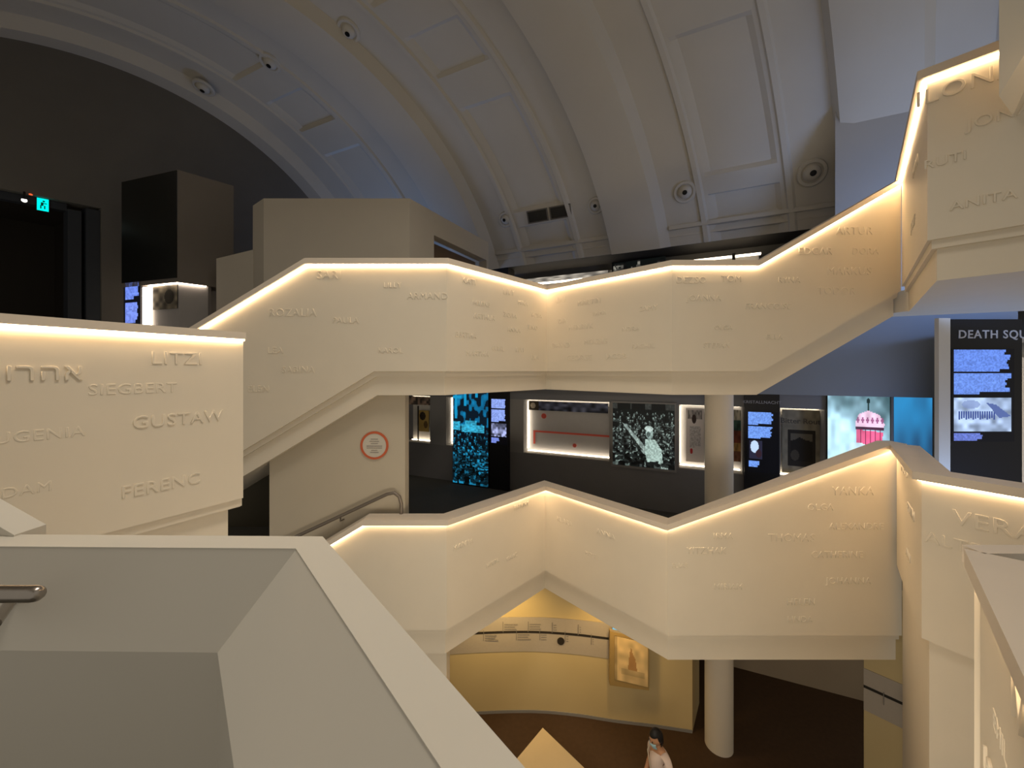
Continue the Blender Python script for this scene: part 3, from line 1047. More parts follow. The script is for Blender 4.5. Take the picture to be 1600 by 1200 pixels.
p = dpt(38, 313, AD + .2)
r = thing('doorway_spotlight', 'small white spotlight beside the green exit sign', 'lamp', p)
mb = MB(); mb.tube([p + Vector((0, 0, .2)), p + Vector((0, 0, .06))], .02, 10); mb.build('stem', LAMPD, r)
mb = MB(); mb.tube([p - na * .1 + Vector((0, 0, .05)), p], [.03, .05], 14); mb.build('head', LAMPD, r)
mb = MB(); mb.tube([p, p + na * .012], .045, 14); mb.build('lens', WHITEL, r)
p = dpt(48, 304, 0.04)
mb = MB(); mb.lathe([(.03, -.01), (.03, .01), (.015, .02)], p, 12); tag(mb.build('indicator_lamp', REDL), 'tiny red indicator lamp above the doorway spotlight', 'lamp')

# ================================================================== CEILING LAMPS AND VENT
def vault_hit(px, py, inward=0.0):
    d = Vector(((px - 800) / F, 1.0, (HY - py) / F))
    best = None
    t = 4.0
    while t < 30:
        x, y, z = d * t
        a = x * c25 - y * s25; p_ = x * s25 + y * c25
        q = ((p_ - PC) / (PR - inward)) ** 2 + ((z - ZS) / (ZR - inward)) ** 2
        if q >= 1 and p_ > 2.0:
            n = Vector((-(p_ - PC) / PR ** 2, -(z - ZS) / ZR ** 2)).normalized()
            nw = (AP(0, n.x, 0) - AP(0, 0, 0)) + Vector((0, 0, n.y))
            return d * t + Vector((0, 0, E)), nw.normalized()
        t += 0.004
    return None


def vault_off(a, p):
    ar = a + SKEW * (P_REF - p)
    for i in range(len(prof) - 1):
        if prof[i][0] <= ar <= prof[i + 1][0]:
            t = (ar - prof[i][0]) / max(1e-6, prof[i + 1][0] - prof[i][0])
            return prof[i][1] * (1 - t) + prof[i + 1][1] * t
    return 0.0


def lathe_local(prof, seg=28):
    m = MB(); m.lathe(prof, (0, 0, 0), seg); return m


lamp_labels = [
    (545, 47, 1.0, 'round ceiling spotlight, topmost on the vault, above the white pavilion'),
    (422, 97, 1.0, 'round ceiling spotlight on the left of the vault, second from the end arch'),
    (318, 136, 1.0, 'round ceiling spotlight beside the dark end arch on the left'),
    (790, 343, .85, 'small round ceiling spotlight left of the twin air vent'),
    (931, 321, .85, 'small round ceiling spotlight right of the twin air vent'),
    (1070, 300, 1.0, 'round ceiling spotlight beside the wide rib at the vault foot'),
    (1268, 270, 1.1, 'large round ceiling spotlight in the niche beside the blue lit wall'),
]
proto = None
for px, py, sc, lab in lamp_labels:
    pos, n = vault_hit(px, py, 0.0)
    off_ = vault_off(pos.x * c25 - pos.y * s25, pos.x * s25 + pos.y * c25)
    pos, n = vault_hit(px, py, max(0.0, off_))
    if proto is None:
        proto = thing('ceiling_spotlight', lab, 'lamp', (0, 0, 0), 'ceiling spotlights on the vault')
        lathe_local([(.05, -.02), (.25, -.02), (.26, .02), (.24, .05), (.19, .05), (.17, .02)]).build('ring', VAULTM, proto, True, 40)
        lathe_local([(.16, .0), (.15, .06), (.11, .11), (.05, .13)]).build('eyeball', VAULTM, proto, True, 50)
        lathe_local([(.045, .10), (.055, .14), (.03, .145)]).build('lens', LAMPD, proto, True, 40)
        o = proto
    else:
        o = proto.copy(); C.objects.link(o)
        o['label'] = lab
        for ch in list(proto.children):
            c = ch.copy(); C.objects.link(c); c.parent = o
    o.location = pos
    o.rotation_mode = 'QUATERNION'
    o.rotation_quaternion = n.to_track_quat('Z', 'Y')
    o.scale = (sc, sc, sc)

pos, n = vault_hit(858, 334, 0.0)
r = thing('air_vent', 'dark twin louvred air vent at the vault foot', 'vent', pos)
axa = AP(1, 0, 0) - AP(0, 0, 0)
upv = n.cross(axa).normalized()
if upv.z < 0: upv = -upv
for s_ in (-.34, .34):
    cpt = pos + axa * s_ + n * .02
    mb = MB()
    for u0, u1, v0, v1 in ((-.31, .31, -.17, -.14), (-.31, .31, .14, .17), (-.31, -.28, -.14, .14), (.28, .31, -.14, .14)):
        mb.slab([cpt + axa * u0 + upv * v0, cpt + axa * u1 + upv * v0, cpt + axa * u1 + upv * v1, cpt + axa * u0 + upv * v1], n * .03)
    fr_ = mb.build('grille_frame', VENTM, r)
    mb = MB()
    for k in range(6):
        v0 = -.13 + k * .045
        mb.slab([cpt + axa * -.28 + upv * v0, cpt + axa * .28 + upv * v0, cpt + axa * .28 + upv * (v0 + .02), cpt + axa * -.28 + upv * (v0 + .02)], n * .02)
    mb.slab([cpt + axa * -.28 + upv * -.14 - n * .01, cpt + axa * .28 + upv * -.14 - n * .01, cpt + axa * .28 + upv * .14 - n * .01, cpt + axa * -.28 + upv * .14 - n * .01], n * .006)
    mb.build('louvres', mat('louvre_dark', (0.05, .045, .035, 1), .6), fr_)

# ================================================================== UPPER GALLERY EXHIBITS
def hq(a, p, z): return AP(a, p, z)
def hall_case(name, label, x0, x1, p, z0, z1, backm=CASEB, depth=.4, led_top=True, led_bot=True, led_side=False):
    """lit recess: back board, light strips"""
    a0, a1 = a_of(x0, p), a_of(x1, p)
    r = thing(name, label, 'display case', AP((a0 + a1) / 2, p, z0))
    mb = MB(); mb.hbox(a0, a1, p + depth - .03, p + depth, z0, z1); mb.build('back_board', backm, r)
    mb = MB(); mb.hbox(a0, a1, p + .02, p + depth - .03, z0, z0 + .02); mb.build('shelf', PAPER, r)
    if led_bot:
        mb = MB(); mb.hbox(a0 + .02, a1 - .02, p + depth - .12, p + depth - .05, z0 + .022, z0 + .04); mb.build('light_strip', LEDW, r)
    if led_top:
        mb = MB(); mb.hbox(a0 + .02, a1 - .02, p + depth - .1, p + depth - .05, z1 - .025, z1 - .008); mb.build('light_strip', LEDW, r)
    if led_side:
        mb = MB(); mb.hbox(a0 + .01, a0 + .03, p + depth - .12, p + depth - .05, z0 + .08, z1 - .06); mb.build('light_strip', LEDW, r)
    return r, a0, a1


def case_pic(r, name, x0, x1, z0, z1, p, img, m, thick=.02):
    a0, a1 = a_of(x0, p), a_of(x1, p)
    return picture(name, AP(a0, p, z1), AP(a1, p, z1), AP(a0, p, z0), img, m, r, thick)


r, a0, a1 = hall_case('display_case', 'lit display case on the upper gallery, above the middle fold of the bridge', 770, 952, 12.0, 1.2, 3.22, CASEB, .45, False, False)
mb = MB(); mb.hbox(a0 + .1, a1, 12.1, 12.16, 2.93, 2.98); mb.build('light_strip', LEDW, r)
im = blank(20, 90, (190, 180, 165)); nz = vnoise(20, 90, 6, 5, 21)[..., None]; im = im * (.55 + .7 * nz)
case_pic(r, 'photo_strip', 772, 950, 2.98, 3.2, 12.3, np.clip(im, 0, 1), BACKLIT)
im = blank(20, 90, (150, 130, 110)); nz = vnoise(20, 90, 8, 4, 22)[..., None]; im = im * (.2 + 1.1 * nz)
case_pic(r, 'exhibit_print', 800, 945, 2.45, 2.9, 12.3, np.clip(im, 0, 1), PRINT)
r, a0, a1 = hall_case('display_case', 'lit display case on the upper gallery, left of where the right flight starts', 1075, 1190, 11.6, 1.2, 3.12, PAPER, .45, False, False)
mb = MB(); mb.hbox(a0, a1, 11.7, 11.76, 3.02, 3.07); mb.build('light_strip', LEDW, r)
mb = MB(); mb.hbox(a_of(1144, 11.6), a_of(1149, 11.6), 11.6, 11.65, 1.2, 3.1); mb.build('divider', INKM, r)
im = crowd(24, 40, (200, 195, 180), 31, .05, n=90, big=3, small=2)
a0, a1 = a_of(956, 12.2), a_of(1040, 12.2)
r = thing('photo_panel', 'dark crowd photograph on the upper gallery, right of the lit case', 'photograph', AP((a0 + a1) / 2, 12.2, .5))
mb = MB(); mb.hbox(a0, a1, 12.21, 12.27, .5, 3.4); mb.build('board', BLACKM, r)
picture('print', AP(a0 + .05, 12.2, 3.36), AP(a1, 12.2, 3.4), AP(a0 + .05, 12.2, 2.3), im, BACKLIT, r, .008)
mb = MB(); mb.hbox(a_of(765, 11.4), a_of(794, 11.4), 11.4, 11.9, .5, 3.42)
tag(mb.build('gallery_cabinet', mat('dark_brown', (.035, .028, .02, 1), .6)), 'dark brown cabinet on the upper gallery beside the white pavilion', 'cabinet')

# ================================================================== MIDDLE HALL EXHIBITS
PF = 10.0
# shelf case far left
r, a0, a1 = hall_case('display_case', 'lit shelf case with yellow papers, right of the stair wall', 634, 672, PF, SILL, TOPZ, PAPER, .4)
im = blank(12, 40, (120, 100, 85)); im = np.clip(im * (.3 + 1.3 * vnoise(12, 40, 6, 4, 41)[..., None]), 0, 1)
case_pic(r, 'photo_strip', 634, 672, -1.12, -.85, PF + .3, im, PRINT)
im = blank(30, 20, (205, 170, 90)); ellipse(im, 8, 8, 6, 6, (60, 45, 25)); ellipse(im, 14, 20, 4, 5, (120, 90, 40)); case_pic(r, 'yellow_document', 654, 670, -2.0, -1.3, PF + .3, im, PRINT)
mb = MB(); mb.hbox(a_of(646), a_of(647), PF + .2, PF + .25, SILL, -1.15); mb.build('divider', INKM, r)
# narrow case beside the blue panel
r, a0, a1 = hall_case('display_case', 'narrow lit case with a bright left edge, beside the blue crowd panel', 697, 709, PF, SILL, TOPZ, CASEB, .4, True, True, True)

# blue crowd panel
def floor_panel(name, label, cat, x0, x1, p, z1, m=BLACKM, z0=-3.4, th=.12):
    a0, a1 = a_of(x0, p), a_of(x1, p)
    r = thing(name, label, cat, AP((a0 + a1) / 2, p, z0))
    mb = MB(); mb.hbox(a0, a1, p, p + th, z0, z1); mb.build('board', m, r)
    return r, a0, a1


r, a0, a1 = floor_panel('photo_panel', 'tall blue backlit crowd photograph standing on the hall floor', 'photograph', 708, 763, 9.8, -.55)
im = crowd(130, 56, (40, 190, 250), 51, .36, (3, 12, 26), n=430, big=6.6, small=1.1)
im[:50] = np.array((4, 22, 36)) / 255
nz = vnoise(50, 56, 9, 5, 53)[..., None]
im[:50] += np.where(nz > .62, nz, 0) * np.array((8, 110, 150)) / 255
for x0_, x1_, y0_, y1_ in ((3, 7, 2, 40), (0, 14, 8, 12), (18, 22, 0, 22), (36, 40, 0, 10)):
    im[y0_:y1_, x0_:x1_] = np.array((20, 150, 200)) / 255
for x0_, x1_, y0_, y1_ in ((0, 12, 44, 56), (20, 38, 42, 52), (14, 50, 48, 58)):
    im[y0_:y1_, x0_:x1_] = np.array((60, 190, 230)) / 255 * (.6 + .5 * vnoise(y1_ - y0_, x1_ - x0_, 2, 3, x0_)[..., None])
picture('print', AP(a0, 9.79, -.56), AP(a1, 9.79, -.56), AP(a0, 9.79, -3.36), np.clip(im, 0, 1), SCREEN, r, .008)

# black text panel beside it
r, a0, a1 = floor_panel('text_panel', 'narrow black text panel beside the blue crowd photograph', 'panel', 765, 794, 9.82, -.6)
im = blank(70, 34, (3, 3, 6))
text_block(im, 2, 32, 1, 15, (150, 175, 255), 61, 6, .9); text_block(im, 2, 32, 17, 36, (150, 175, 255), 62, 8, .5)
nz = vnoise(24, 30, 4, 4, 63)[..., None]
im[38:58, 2:32] = (np.array((190, 200, 255)) / 255) * np.clip(.2 + nz[:20] * 1.1 * np.linspace(.5, 1.2, 20)[:, None, None], 0, 1)
text_block(im, 2, 20, 60, 68, (130, 150, 240), 64, 3, .6)
picture('screen', AP(a0 + .03, 9.81, -.78), AP(a1 - .02, 9.81, -.78), AP(a0 + .03, 9.81, -2.1), np.clip(im, 0, 1), SCREEN, r, .008)

# long case with red timeline
r, a0, a1 = hall_case('display_case', 'long lit case with a red line across its grey back', 818, 952, PF, SILL, TOPZ, CASEB, .4, True, True, True)
im = blank(16, 120, (105, 112, 140)); nz = vnoise(16, 120, 8, 7, 71)[..., None]; im = im * (.35 + 1.0 * nz); im[:, 3:20] = np.array((70, 62, 50)) / 255; ellipse(im, 11, 8, 4, 5, (190, 180, 160))
case_pic(r, 'photo_strip', 822, 950, -1.12, -.86, PF + .3, np.clip(im, 0, 1), PRINT)
REDL2 = mat('red_print', (.62, .10, .07, 1), .5)
mb = MB(); mb.hbox(a_of(826), a_of(951), PF + .355, PF + .366, -1.76, -1.71); mb.hbox(a_of(826), a_of(829), PF + .355, PF + .366, -2.1, -1.71); mb.build('red_line', REDL2, r)
def dot(r, px, z, rad, m, p=PF + .34):
    q = AP(a_of(px, p), p, z)
    nn = AP(0, -1, 0) - AP(0, 0, 0)
    mb = MB(); mb.tube([q, q + nn * .02], rad, 16); return mb.build('red_disc', m, r)
dot(r, 850, -1.28, .075, REDL2); dot(r, 898, -2.05, .055, REDL2)

# crowd photograph
r, a0, a1 = floor_panel('photo_panel', 'square black and white crowd photograph between two lit cases', 'photograph', 955, 1057, 9.93, -.76, PILG, -2.42, .06)
im = crowd(90, 100, (200, 225, 215), 81, .13, (18, 22, 20), n=620, big=7.5, small=1.5)
im[:8] = np.array((60, 62, 58)) / 255
for x in (8, 32, 64): im[0:9, x:x + 22] = np.array((16, 18, 16)) / 255
poly_fill(im, [(16, 28), (22, 30), (54, 60), (58, 74), (50, 70), (40, 56)], (205, 228, 220), .7); poly_fill(im, [(22, 36), (30, 44), (50, 66), (44, 64)], (40, 46, 42))
ellipse(im, 61, 42, 6, 8, (170, 195, 188)); ellipse(im, 60, 35, 7, 4, (210, 230, 222)); ellipse(im, 59, 43, 3, 4, (90, 105, 100))
poly_fill(im, [(54, 50), (70, 50), (80, 64), (82, 82), (58, 86), (54, 70)], (195, 222, 212)); poly_fill(im, [(56, 82), (76, 80), (74, 84), (58, 88)], (30, 34, 32))
nz = vnoise(90, 100, 2, 2, 83)[..., None]; im = np.clip(im * (.75 + .45 * nz), 0, 1)
picture('print', AP(a0 + .04, 9.92, -.80), AP(a1 - .04, 9.92, -.80), AP(a0 + .04, 9.92, -2.36), im, BACKLIT, r, .008)

# case with a page, partly behind the column
r, a0, a1 = hall_case('display_case', 'lit case with a white page, partly behind the column', 1061, 1160, PF, SILL, TOPZ, CASEB, .4, True, True, True)
im = blank(60, 40, (205, 195, 185)); im[2:12, 4:36] *= (.4 + .5 * vnoise(10, 32, 4, 4, 91)[..., None]); ellipse(im, 18, 12, 5, 5, (50, 35, 30)); text_block(im, 8, 34, 20, 44, (185, 178, 170), 92, 12, .5); ellipse(im, 12, 48, 3, 3, (170, 40, 40))
case_pic(r, 'page', 1072, 1100, -2.2, -.9, PF + .3, np.clip(im, 0, 1), PRINT)
im = blank(50, 30, (150, 130, 110)); im[:10] = np.array((170, 165, 150)) / 255; im[10:20] = np.array((60, 90, 80)) / 255; im[20:32] = np.array((130, 70, 50)) / 255; im[32:40] = np.array((180, 140, 80)) / 255; im[40:] = np.array((120, 80, 60)) / 255
im = np.clip(im * (.7 + .5 * vnoise(50, 30, 4, 4, 93)[..., None]), 0, 1)
case_pic(r, 'colour_print', 1140, 1160, -2.1, -.9, PF + .3, im, PRINT)

# black Kristallnacht text panel
r, a0, a1 = floor_panel('text_panel', 'black text panel with a small portrait, right of the column', 'panel', 1163, 1218, 9.9, -.48, th=.09)
im = blank(90, 52, (3, 3, 6))
text_block(im, 2, 46, 1, 20, (120, 165, 255), 101, 8, .4); text_block(im, 2, 44, 22, 40, (120, 165, 255), 102, 8, .5)
im[43:70, 4:26] = np.array((40, 40, 60)) / 255; ellipse(im, 13, 52, 7, 9, (200, 225, 255)); ellipse(im, 20, 62, 5, 6, (50, 30, 40)); text_block(im, 3, 22, 73, 82, (120, 165, 255), 103, 3, .8)
picture('screen', AP(a0 + .05, 9.89, -.88), AP(a1 - .03, 9.89, -.88), AP(a0 + .05, 9.89, -2.22), np.clip(im, 0, 1), SCREEN, r, .008)
axv = AP(1, 0, 0) - AP(0, 0, 0); nv_ = AP(0, -1, 0) - AP(0, 0, 0)
flat_text('heading', 'KRISTALLNACHT', AP((a0 + a1) / 2 + .0, 9.895, -.68), .062, axv, nv_, mat('letter_grey', (.30, .30, .33, 1), .5), r)

# newspaper case
r, a0, a1 = hall_case('display_case', 'lit case with a yellowed newspaper page and dark photograph', 1219, 1288, PF, SILL, TOPZ, PAPER, .4, True, True)
im = blank(70, 56, (150, 140, 118)); im = im * (.85 + .25 * vnoise(70, 56, 6, 6, 111)[..., None])
im[22:62, 8:46] = np.array((52, 46, 38)) / 255; im[26:56, 12:42] = np.array((110, 102, 86)) / 255
poly_fill(im, [(12, 34), (18, 33), (24, 30), (34, 33), (42, 34), (42, 56), (12, 56)], (42, 37, 30)); ellipse(im, 18, 50, 6, 6, (80, 72, 60))
case_pic(r, 'newspaper', 1222, 1286, -2.25, -.85, PF + .3, np.clip(im, 0, 1), PRINT)
aa0, aa1 = a_of(1222, PF + .3), a_of(1286, PF + .3)
flat_text('headline', 'Bitter Route', AP((aa0 + aa1) / 2, PF + .297, -1.10), .11, axv, nv_, mat('headline_ink', (.10, .085, .07, 1), .6), r, .002, 1.0)

# burning dome projection and blue screen
r, a0, a1 = floor_panel('projection_screen', 'projected picture of a pink burning dome in pale smoke', 'screen', 1292, 1390, 9.93, -.47, BLACKM, -3.2, .06)
ny, nx = 110, 78
yy, xx = np.mgrid[0:ny, 0:nx]
nz = vnoise(ny, nx, 16, 14, 121); nz2 = vnoise(ny, nx, 7, 7, 122)
im = np.zeros((ny, nx, 3))
sm = np.clip((yy / ny - .10) * 1.7 + (1 - xx / nx) * .6 + (nz - .5) * .6, 0, 1)[..., None]
im[:] = np.array((60, 86, 92)) / 255 * (1 - sm) + np.array((185, 228, 250)) / 255 * sm
ellipse(im, 52, 12, 2.2, 3.2, (25, 40, 40)); im[14:22, 51:53] = np.array((40, 60, 60)) / 255
poly_fill(im, [(36, 34), (40, 26), (52, 22), (66, 26), (72, 36), (70, 42), (36, 40)], (225, 190, 215)); poly_fill(im, [(37, 42), (70, 44), (68, 62), (37, 58)], (215, 90, 130))
for x in (42, 48, 54, 60, 66): im[40:60, x:x + 1] = np.array((120, 40, 70)) / 255
im[39:42, 36:71] = np.array((70, 40, 60)) / 255
for x in range(37, 70, 6): ellipse(im, x + 2, 32, 1.6, 3.2, (150, 90, 130))
poly_fill(im, [(30, 56), (44, 56), (66, 64), (72, 74), (60, 84), (20, 90), (24, 70)], (200, 228, 240))
poly_fill(im, [(4, 96), (16, 84), (30, 80), (50, 76), (78, 84), (78, 110), (0, 110)], (225, 215, 235))
for k in range(26):
    x, y = rng.random() * 60 + 4, 82 + rng.random() * 24
    ellipse(im, x, y, 2 + 3 * rng.random(), 2 + 2 * rng.random(), (150, 50, 110) if k % 2 else (235, 215, 240), .8)
im = np.concatenate([im[7:], im[-7:]])
glow = np.clip(1 - xx / nx * 1.6, 0, 1)[..., None] * np.clip(yy / ny * 2 - .1, 0, 1)[..., None]
im = im * (1 - .6 * glow) + np.array((200, 238, 255)) / 255 * .6 * glow
im = np.clip(im * (.95 + .35 * nz2[..., None]), 0, 1)
picture('picture', AP(a0 + .01, 9.92, -.50), AP(a1, 9.92, -.50), AP(a0 + .01, 9.92, -2.6), im, SCREEN, r, .008)
r, a0, a1 = floor_panel('projection_screen', 'plain blue glowing screen beside the white post', 'screen', 1393, 1462, 9.88, -.45, GREYW, -3.2, .1)
ny, nx = 60, 40
yy, xx = np.mgrid[0:ny, 0:nx]
g = np.clip(1.05 - yy / ny * 1.1 - np.abs(xx / nx - .2) * .35 + (vnoise(ny, nx, 14, 9, 131) - .5) * .45, 0, 1)[..., None]
im = np.array((38, 66, 98)) / 255 * (1 - g) + np.array((50, 145, 205)) / 255 * g
picture('picture', AP(a0 + .03, 9.87, -.50), AP(a0 + (a1 - a0) * .92, 9.87, -.50), AP(a0 + .03, 9.87, -2.6), np.clip(im, 0, 1), SCREEN, r, .008)

# white post and the DEATH SQUADS panel
DP = 6.65
mb = MB(); q0_, q1_ = W(1467, 580, DP), W(1485, 580, DP)
mb.box(q0_.x, q1_.x, DP, DP + .07, Z(-3.4), Z(.92)); tag(mb.build('post', COLM), 'square white post left of the death squads panel', 'post')
r = thing('text_panel', 'tall black text panel headed DEATH SQUADS, above the lower right landing', 'panel', W(1540, 921, DP))
x0_, x1_ = W(1486, 580, DP).x, W(1597, 580, DP).x
mb = MB(); mb.box(x0_, x1_, DP, DP + .06, Z(-3.4), Z(.90)); mb.build('board', BLACKM, r)
lh = 12.6 / F * DP
tpos = W(1497, 523, DP - .004)
flat_text('heading', 'DEATH SQUADS', tpos, lh, (1, 0, 0), (0, -1, 0), mat('letter_white', (.55, .53, .52, 1), .5), r, .004, 1.12, 'LEFT')
im = blank(110, 80, (4, 4, 7))
text_block(im, 2, 76, 1, 27, (110, 150, 250), 141, 9, .8); text_block(im, 2, 77, 29, 54, (115, 155, 250), 142, 9, .45)
nz = vnoise(40, 74, 6, 8, 143)[..., None]; sub = np.array((190, 215, 255)) / 255 * (.65 + .5 * nz)
im[58:98, 2:76] = sub
for k in range(16):
    x = 8 + k * 3; im[74:84 - k % 3, x:x + 2] = np.array((60, 80, 150)) / 255
poly_fill(im, [(44, 64), (56, 66), (76, 80), (60, 82)], (90, 110, 170)); ellipse(im, 24, 66, 12, 5, (130, 150, 200), .7)
text_block(im, 2, 40, 100, 109, (110, 130, 220), 144, 4, .8)
picture('screen', W(1488, 545, DP - .01), W(1585, 545, DP - .01), W(1488, 690, DP - .01), np.clip(im, 0, 1), SCREEN, r, .008)
r2 = thing('display_case', 'narrow lit case edge at the right of the death squads panel', 'display case', W(1612, 921, DP))
x2_ = W(1598, 580, DP).x
mb = MB(); mb.box(x2_ + .01, x2_ + .4, DP + .16, DP + .2, Z(-2.6), Z(.6)); mb.build('back_board', PAPER, r2)
mb = MB(); mb.box(x2_ + .02, x2_ + .06, DP + .06, DP + .12, Z(-2.2), Z(.4)); mb.build('light_strip', LEDW, r2)

# ================================================================== GROUND FLOOR
zt0, zt1, zln = -5.25, -5.98, -5.56
def timeline(label, path, marks, dots):
    r = thing('timeline_panel', label, 'timeline', (path[0][0], path[0][1], Z(zt1)))
    n = len(path)
    mb = MB(); band(mb, path, -.02, -.002, [Z(zt0)] * n, [Z(zt1)] * n); mb.build('print_band', BANDM, r, True, 30)
    mb = MB(); band(mb, path, -.03, -.02, [Z(zln + .022)] * n, [Z(zln - .022)] * n); mb.build('dark_line', INKM, r, True, 30)
    off = offset_path(path, -.026)
    for k, i in enumerate(marks):
        q = off[i]
        mb = MB()
        up = k % 2
        mb.box(q.x - .008, q.x + .008, q.y - .004, q.y + .004, Z(zln - (.0 if up else .17)), Z(zln + (.22 if up else .05)))
        for w, z in ((.28, .16), (.22, .11), (.25, .06)):
            zz = zln + (z if up else -z)
            mb.box(q.x + .03, q.x + .03 + w, q.y - .003, q.y + .003, Z(zz - .012), Z(zz + .012))
        mb.build('date_mark', GREYINK, r)
    for i, z in dots:
        q = off[i]
        mb = MB(); c_ = Vector((q.x, q.y, Z(z))); mb.tube([c_ + Vector((0, .006, 0)), c_ + Vector((0, -.02, 0))], .075, 18); mb.build('round_photo', INKM, r)
    return r
ci_ = [i for i, q in enumerate(curve) if q[0] < 2.15]
timeline('long printed timeline band around the yellow curved wall', [curve[i] for i in ci_], [10, 14, 18, 22, 25, 28, 31, 34, 37, 40, 43], [(16, zln + .14), (36, zln - .16)])
sp = [(6.23, 6.8), (6.4, 6.607), (6.6, 6.38), (7.2, 5.6)]
timeline('short timeline band on the yellow wall right of the column', sp, [1], [(2, zln + .14)])

# framed golden picture
r = thing('framed_picture', 'golden framed tower picture hanging on the yellow curved wall', 'picture', W(983, 1078, 7.7))
Dq = 7.72
tl_, tr_, bl_, br_ = W(953, 986, Dq), W(1014, 1000, Dq - .06), W(953, 1071, Dq), W(1014, 1079, Dq - .06)
mb = MB(); mb.slab([tl_, tr_, br_, bl_], (0, .08, 0)); mb.build('frame', mat('gold_frame', (.40, .27, .10, 1), .5), r)
im = blank(60, 40, (240, 208, 150)); im = im * (.85 + .2 * vnoise(60, 40, 10, 8, 151)[..., None])
poly_fill(im, [(16, 42), (18, 20), (20, 10), (22, 20), (25, 26), (27, 42)], (170, 120, 70), .7); im[42:50, 8:36] *= .88; im[:, :3] *= .8
u_ = (tr_ - tl_); v_ = bl_ - tl_
picture('print', tl_ + u_ * .12 + v_ * .06 + Vector((0, -.012, 0)), tl_ + u_ * .97 + v_ * .06 + Vector((0, -.012, 0)), tl_ + u_ * .12 + v_ * .86 + Vector((0, -.012, 0)), np.clip(im, 0, 1), PRINT, r, .008)
r = thing('wall_screen', 'small blue screen above the golden framed picture', 'screen', W(966, 985, 7.85))
im = blank(8, 8, (120, 205, 235))
picture('screen', W(957, 940, 7.85), W(990, 946, 7.83), W(957, 985, 7.85), im, SCREEN, r, .02)

# square display table
apex = W(848, 1137, 6.9)
zt_ = apex.z - E
dl, dr = Vector((-.65, -.76)), Vector((.66, -.75))
L = 1.5
P = [apex.xy, apex.xy + dr * L, apex.xy + dr * L + dl * L, apex.xy + dl * L]
r = thing('display_table', 'pale square display table on the dark ground floor', 'table', ((P[0] + P[2]) / 2).to_3d() + Vector((0, 0, Z(-7.3))))
mb = MB(); mb.prism([tuple(q) for q in P], apex.z - .06, apex.z); mb.build('table_top', TABLEM, r)
cen = (P[0] + P[2]) / 2
mb = MB(); mb.prism([tuple(cen + (q - cen) * .86) for q in P], Z(-7.3), apex.z - .06); mb.build('plinth', YELW, r)

# ================================================================== PERSON
def skin_body(name, verts, edges, radii, m, parent, subdiv=2, root=0):
    off = root_loc(parent)
    me = bpy.data.meshes.new(name)
    me.from_pydata([tuple(Vector(v) - off) for v in verts], edges, [])
    o = bpy.data.objects.new(name, me)
    C.objects.link(o)
    sk = o.modifiers.new('skin', 'SKIN')
    sk.use_smooth_shade = True
    for i, v in enumerate(me.skin_vertices[0].data):
        rr = radii[i]
        v.radius = rr if isinstance(rr, tuple) else (rr, rr)
        v.use_root = (i == root)
    sb = o.modifiers.new('sub', 'SUBSURF'); sb.levels = subdiv; sb.render_levels = subdiv
    dg = bpy.context.evaluated_depsgraph_get()
    me2 = bpy.data.meshes.new_from_object(o.evaluated_get(dg))
    bpy.data.objects.remove(o)
    me2.materials.clear(); me2.materials.append(m); me2.shade_smooth()
    o2 = bpy.data.objects.new(name, me2); C.objects.link(o2); o2.parent = parent
    return o2


PX, PY, PZ = 2.30, 5.98, 0.0
ang = math.radians(200)                 # facing direction in plan (to the left and a little to the viewer)
fx, fy = math.cos(ang), math.sin(ang)
sx_, sy_ = -fy, fx                      # the person's left
def bp(f, s, z): return (PX + fx * f + sx_ * s, PY + fy * f + sy_ * s, PZ + z)
SKIN = mat('skin', (.50, .26, .14, 1), .55); HAIR = mat('black_hair', (.012, .010, .010, 1), .5); SHIRT = mat('pale_pink_shirt', (.75, .60, .52, 1), .8)
TROUS = mat('dark_trousers', (.03, .03, .04, 1), .8); SHOE = mat('black_shoe', (.01, .01, .01, 1), .5); MASK = mat('pale_blue_mask', (.40, .62, .70, 1), .8); STRAPM = mat('strap_tan', (.5, .42, .3, 1), .7)
r = thing('person', 'dark haired person in a pale pink top and blue face mask, standing by the table', 'person', (PX, PY, 0))
V, Ed, Rd = [], [], []
def jv(p, rad, par=None):
    V.append(p); Rd.append(rad)
    if par is not None: Ed.append((par, len(V) - 1))
    return len(V) - 1
pel = jv(bp(0, 0, .92), (.15, .11)); wst = jv(bp(0, 0, 1.08), (.13, .095), pel); chs = jv(bp(.01, 0, 1.26), (.155, .11), wst); shl = jv(bp(.01, 0, 1.38), (.11, .075), chs); nk = jv(bp(.03, 0, 1.45), .052, shl); nk2 = jv(bp(.05, 0, 1.52), .05, nk)
hands = []
for sgn in (-1, 1):
    h = jv(bp(0, .09 * sgn, .86), .092, pel); kn = jv(bp(.03, .10 * sgn, .48), .062, h); an = jv(bp(-.01, .10 * sgn, .09), .042, kn); toe = jv(bp(.13, .11 * sgn, .035), .032, an)
    s0 = jv(bp(.0, .17 * sgn, 1.36), .058, shl); el = jv(bp(-.02, .23 * sgn, 1.09), .044, s0); wr_ = jv(bp(.12, .20 * sgn, .88), .030, el); pm = jv(bp(.17, .195 * sgn, .82), .033, wr_)
    hands.append((pm, sgn))
    for k in range(4):
        b_ = jv(bp(.205, (.195 + (k - 1.5) * .018) * sgn, .785), .009, pm); c_ = jv(bp(.215, (.195 + (k - 1.5) * .019) * sgn, .755), .0085, b_); jv(bp(.205, (.195 + (k - 1.5) * .018) * sgn, .73 + .006 * abs(k - 1)), .007, c_)
    t_ = jv(bp(.20, .165 * sgn, .81), .010, pm); jv(bp(.225, .155 * sgn, .785), .008, t_)
skin_body('body', V, Ed, Rd, SKIN, r)
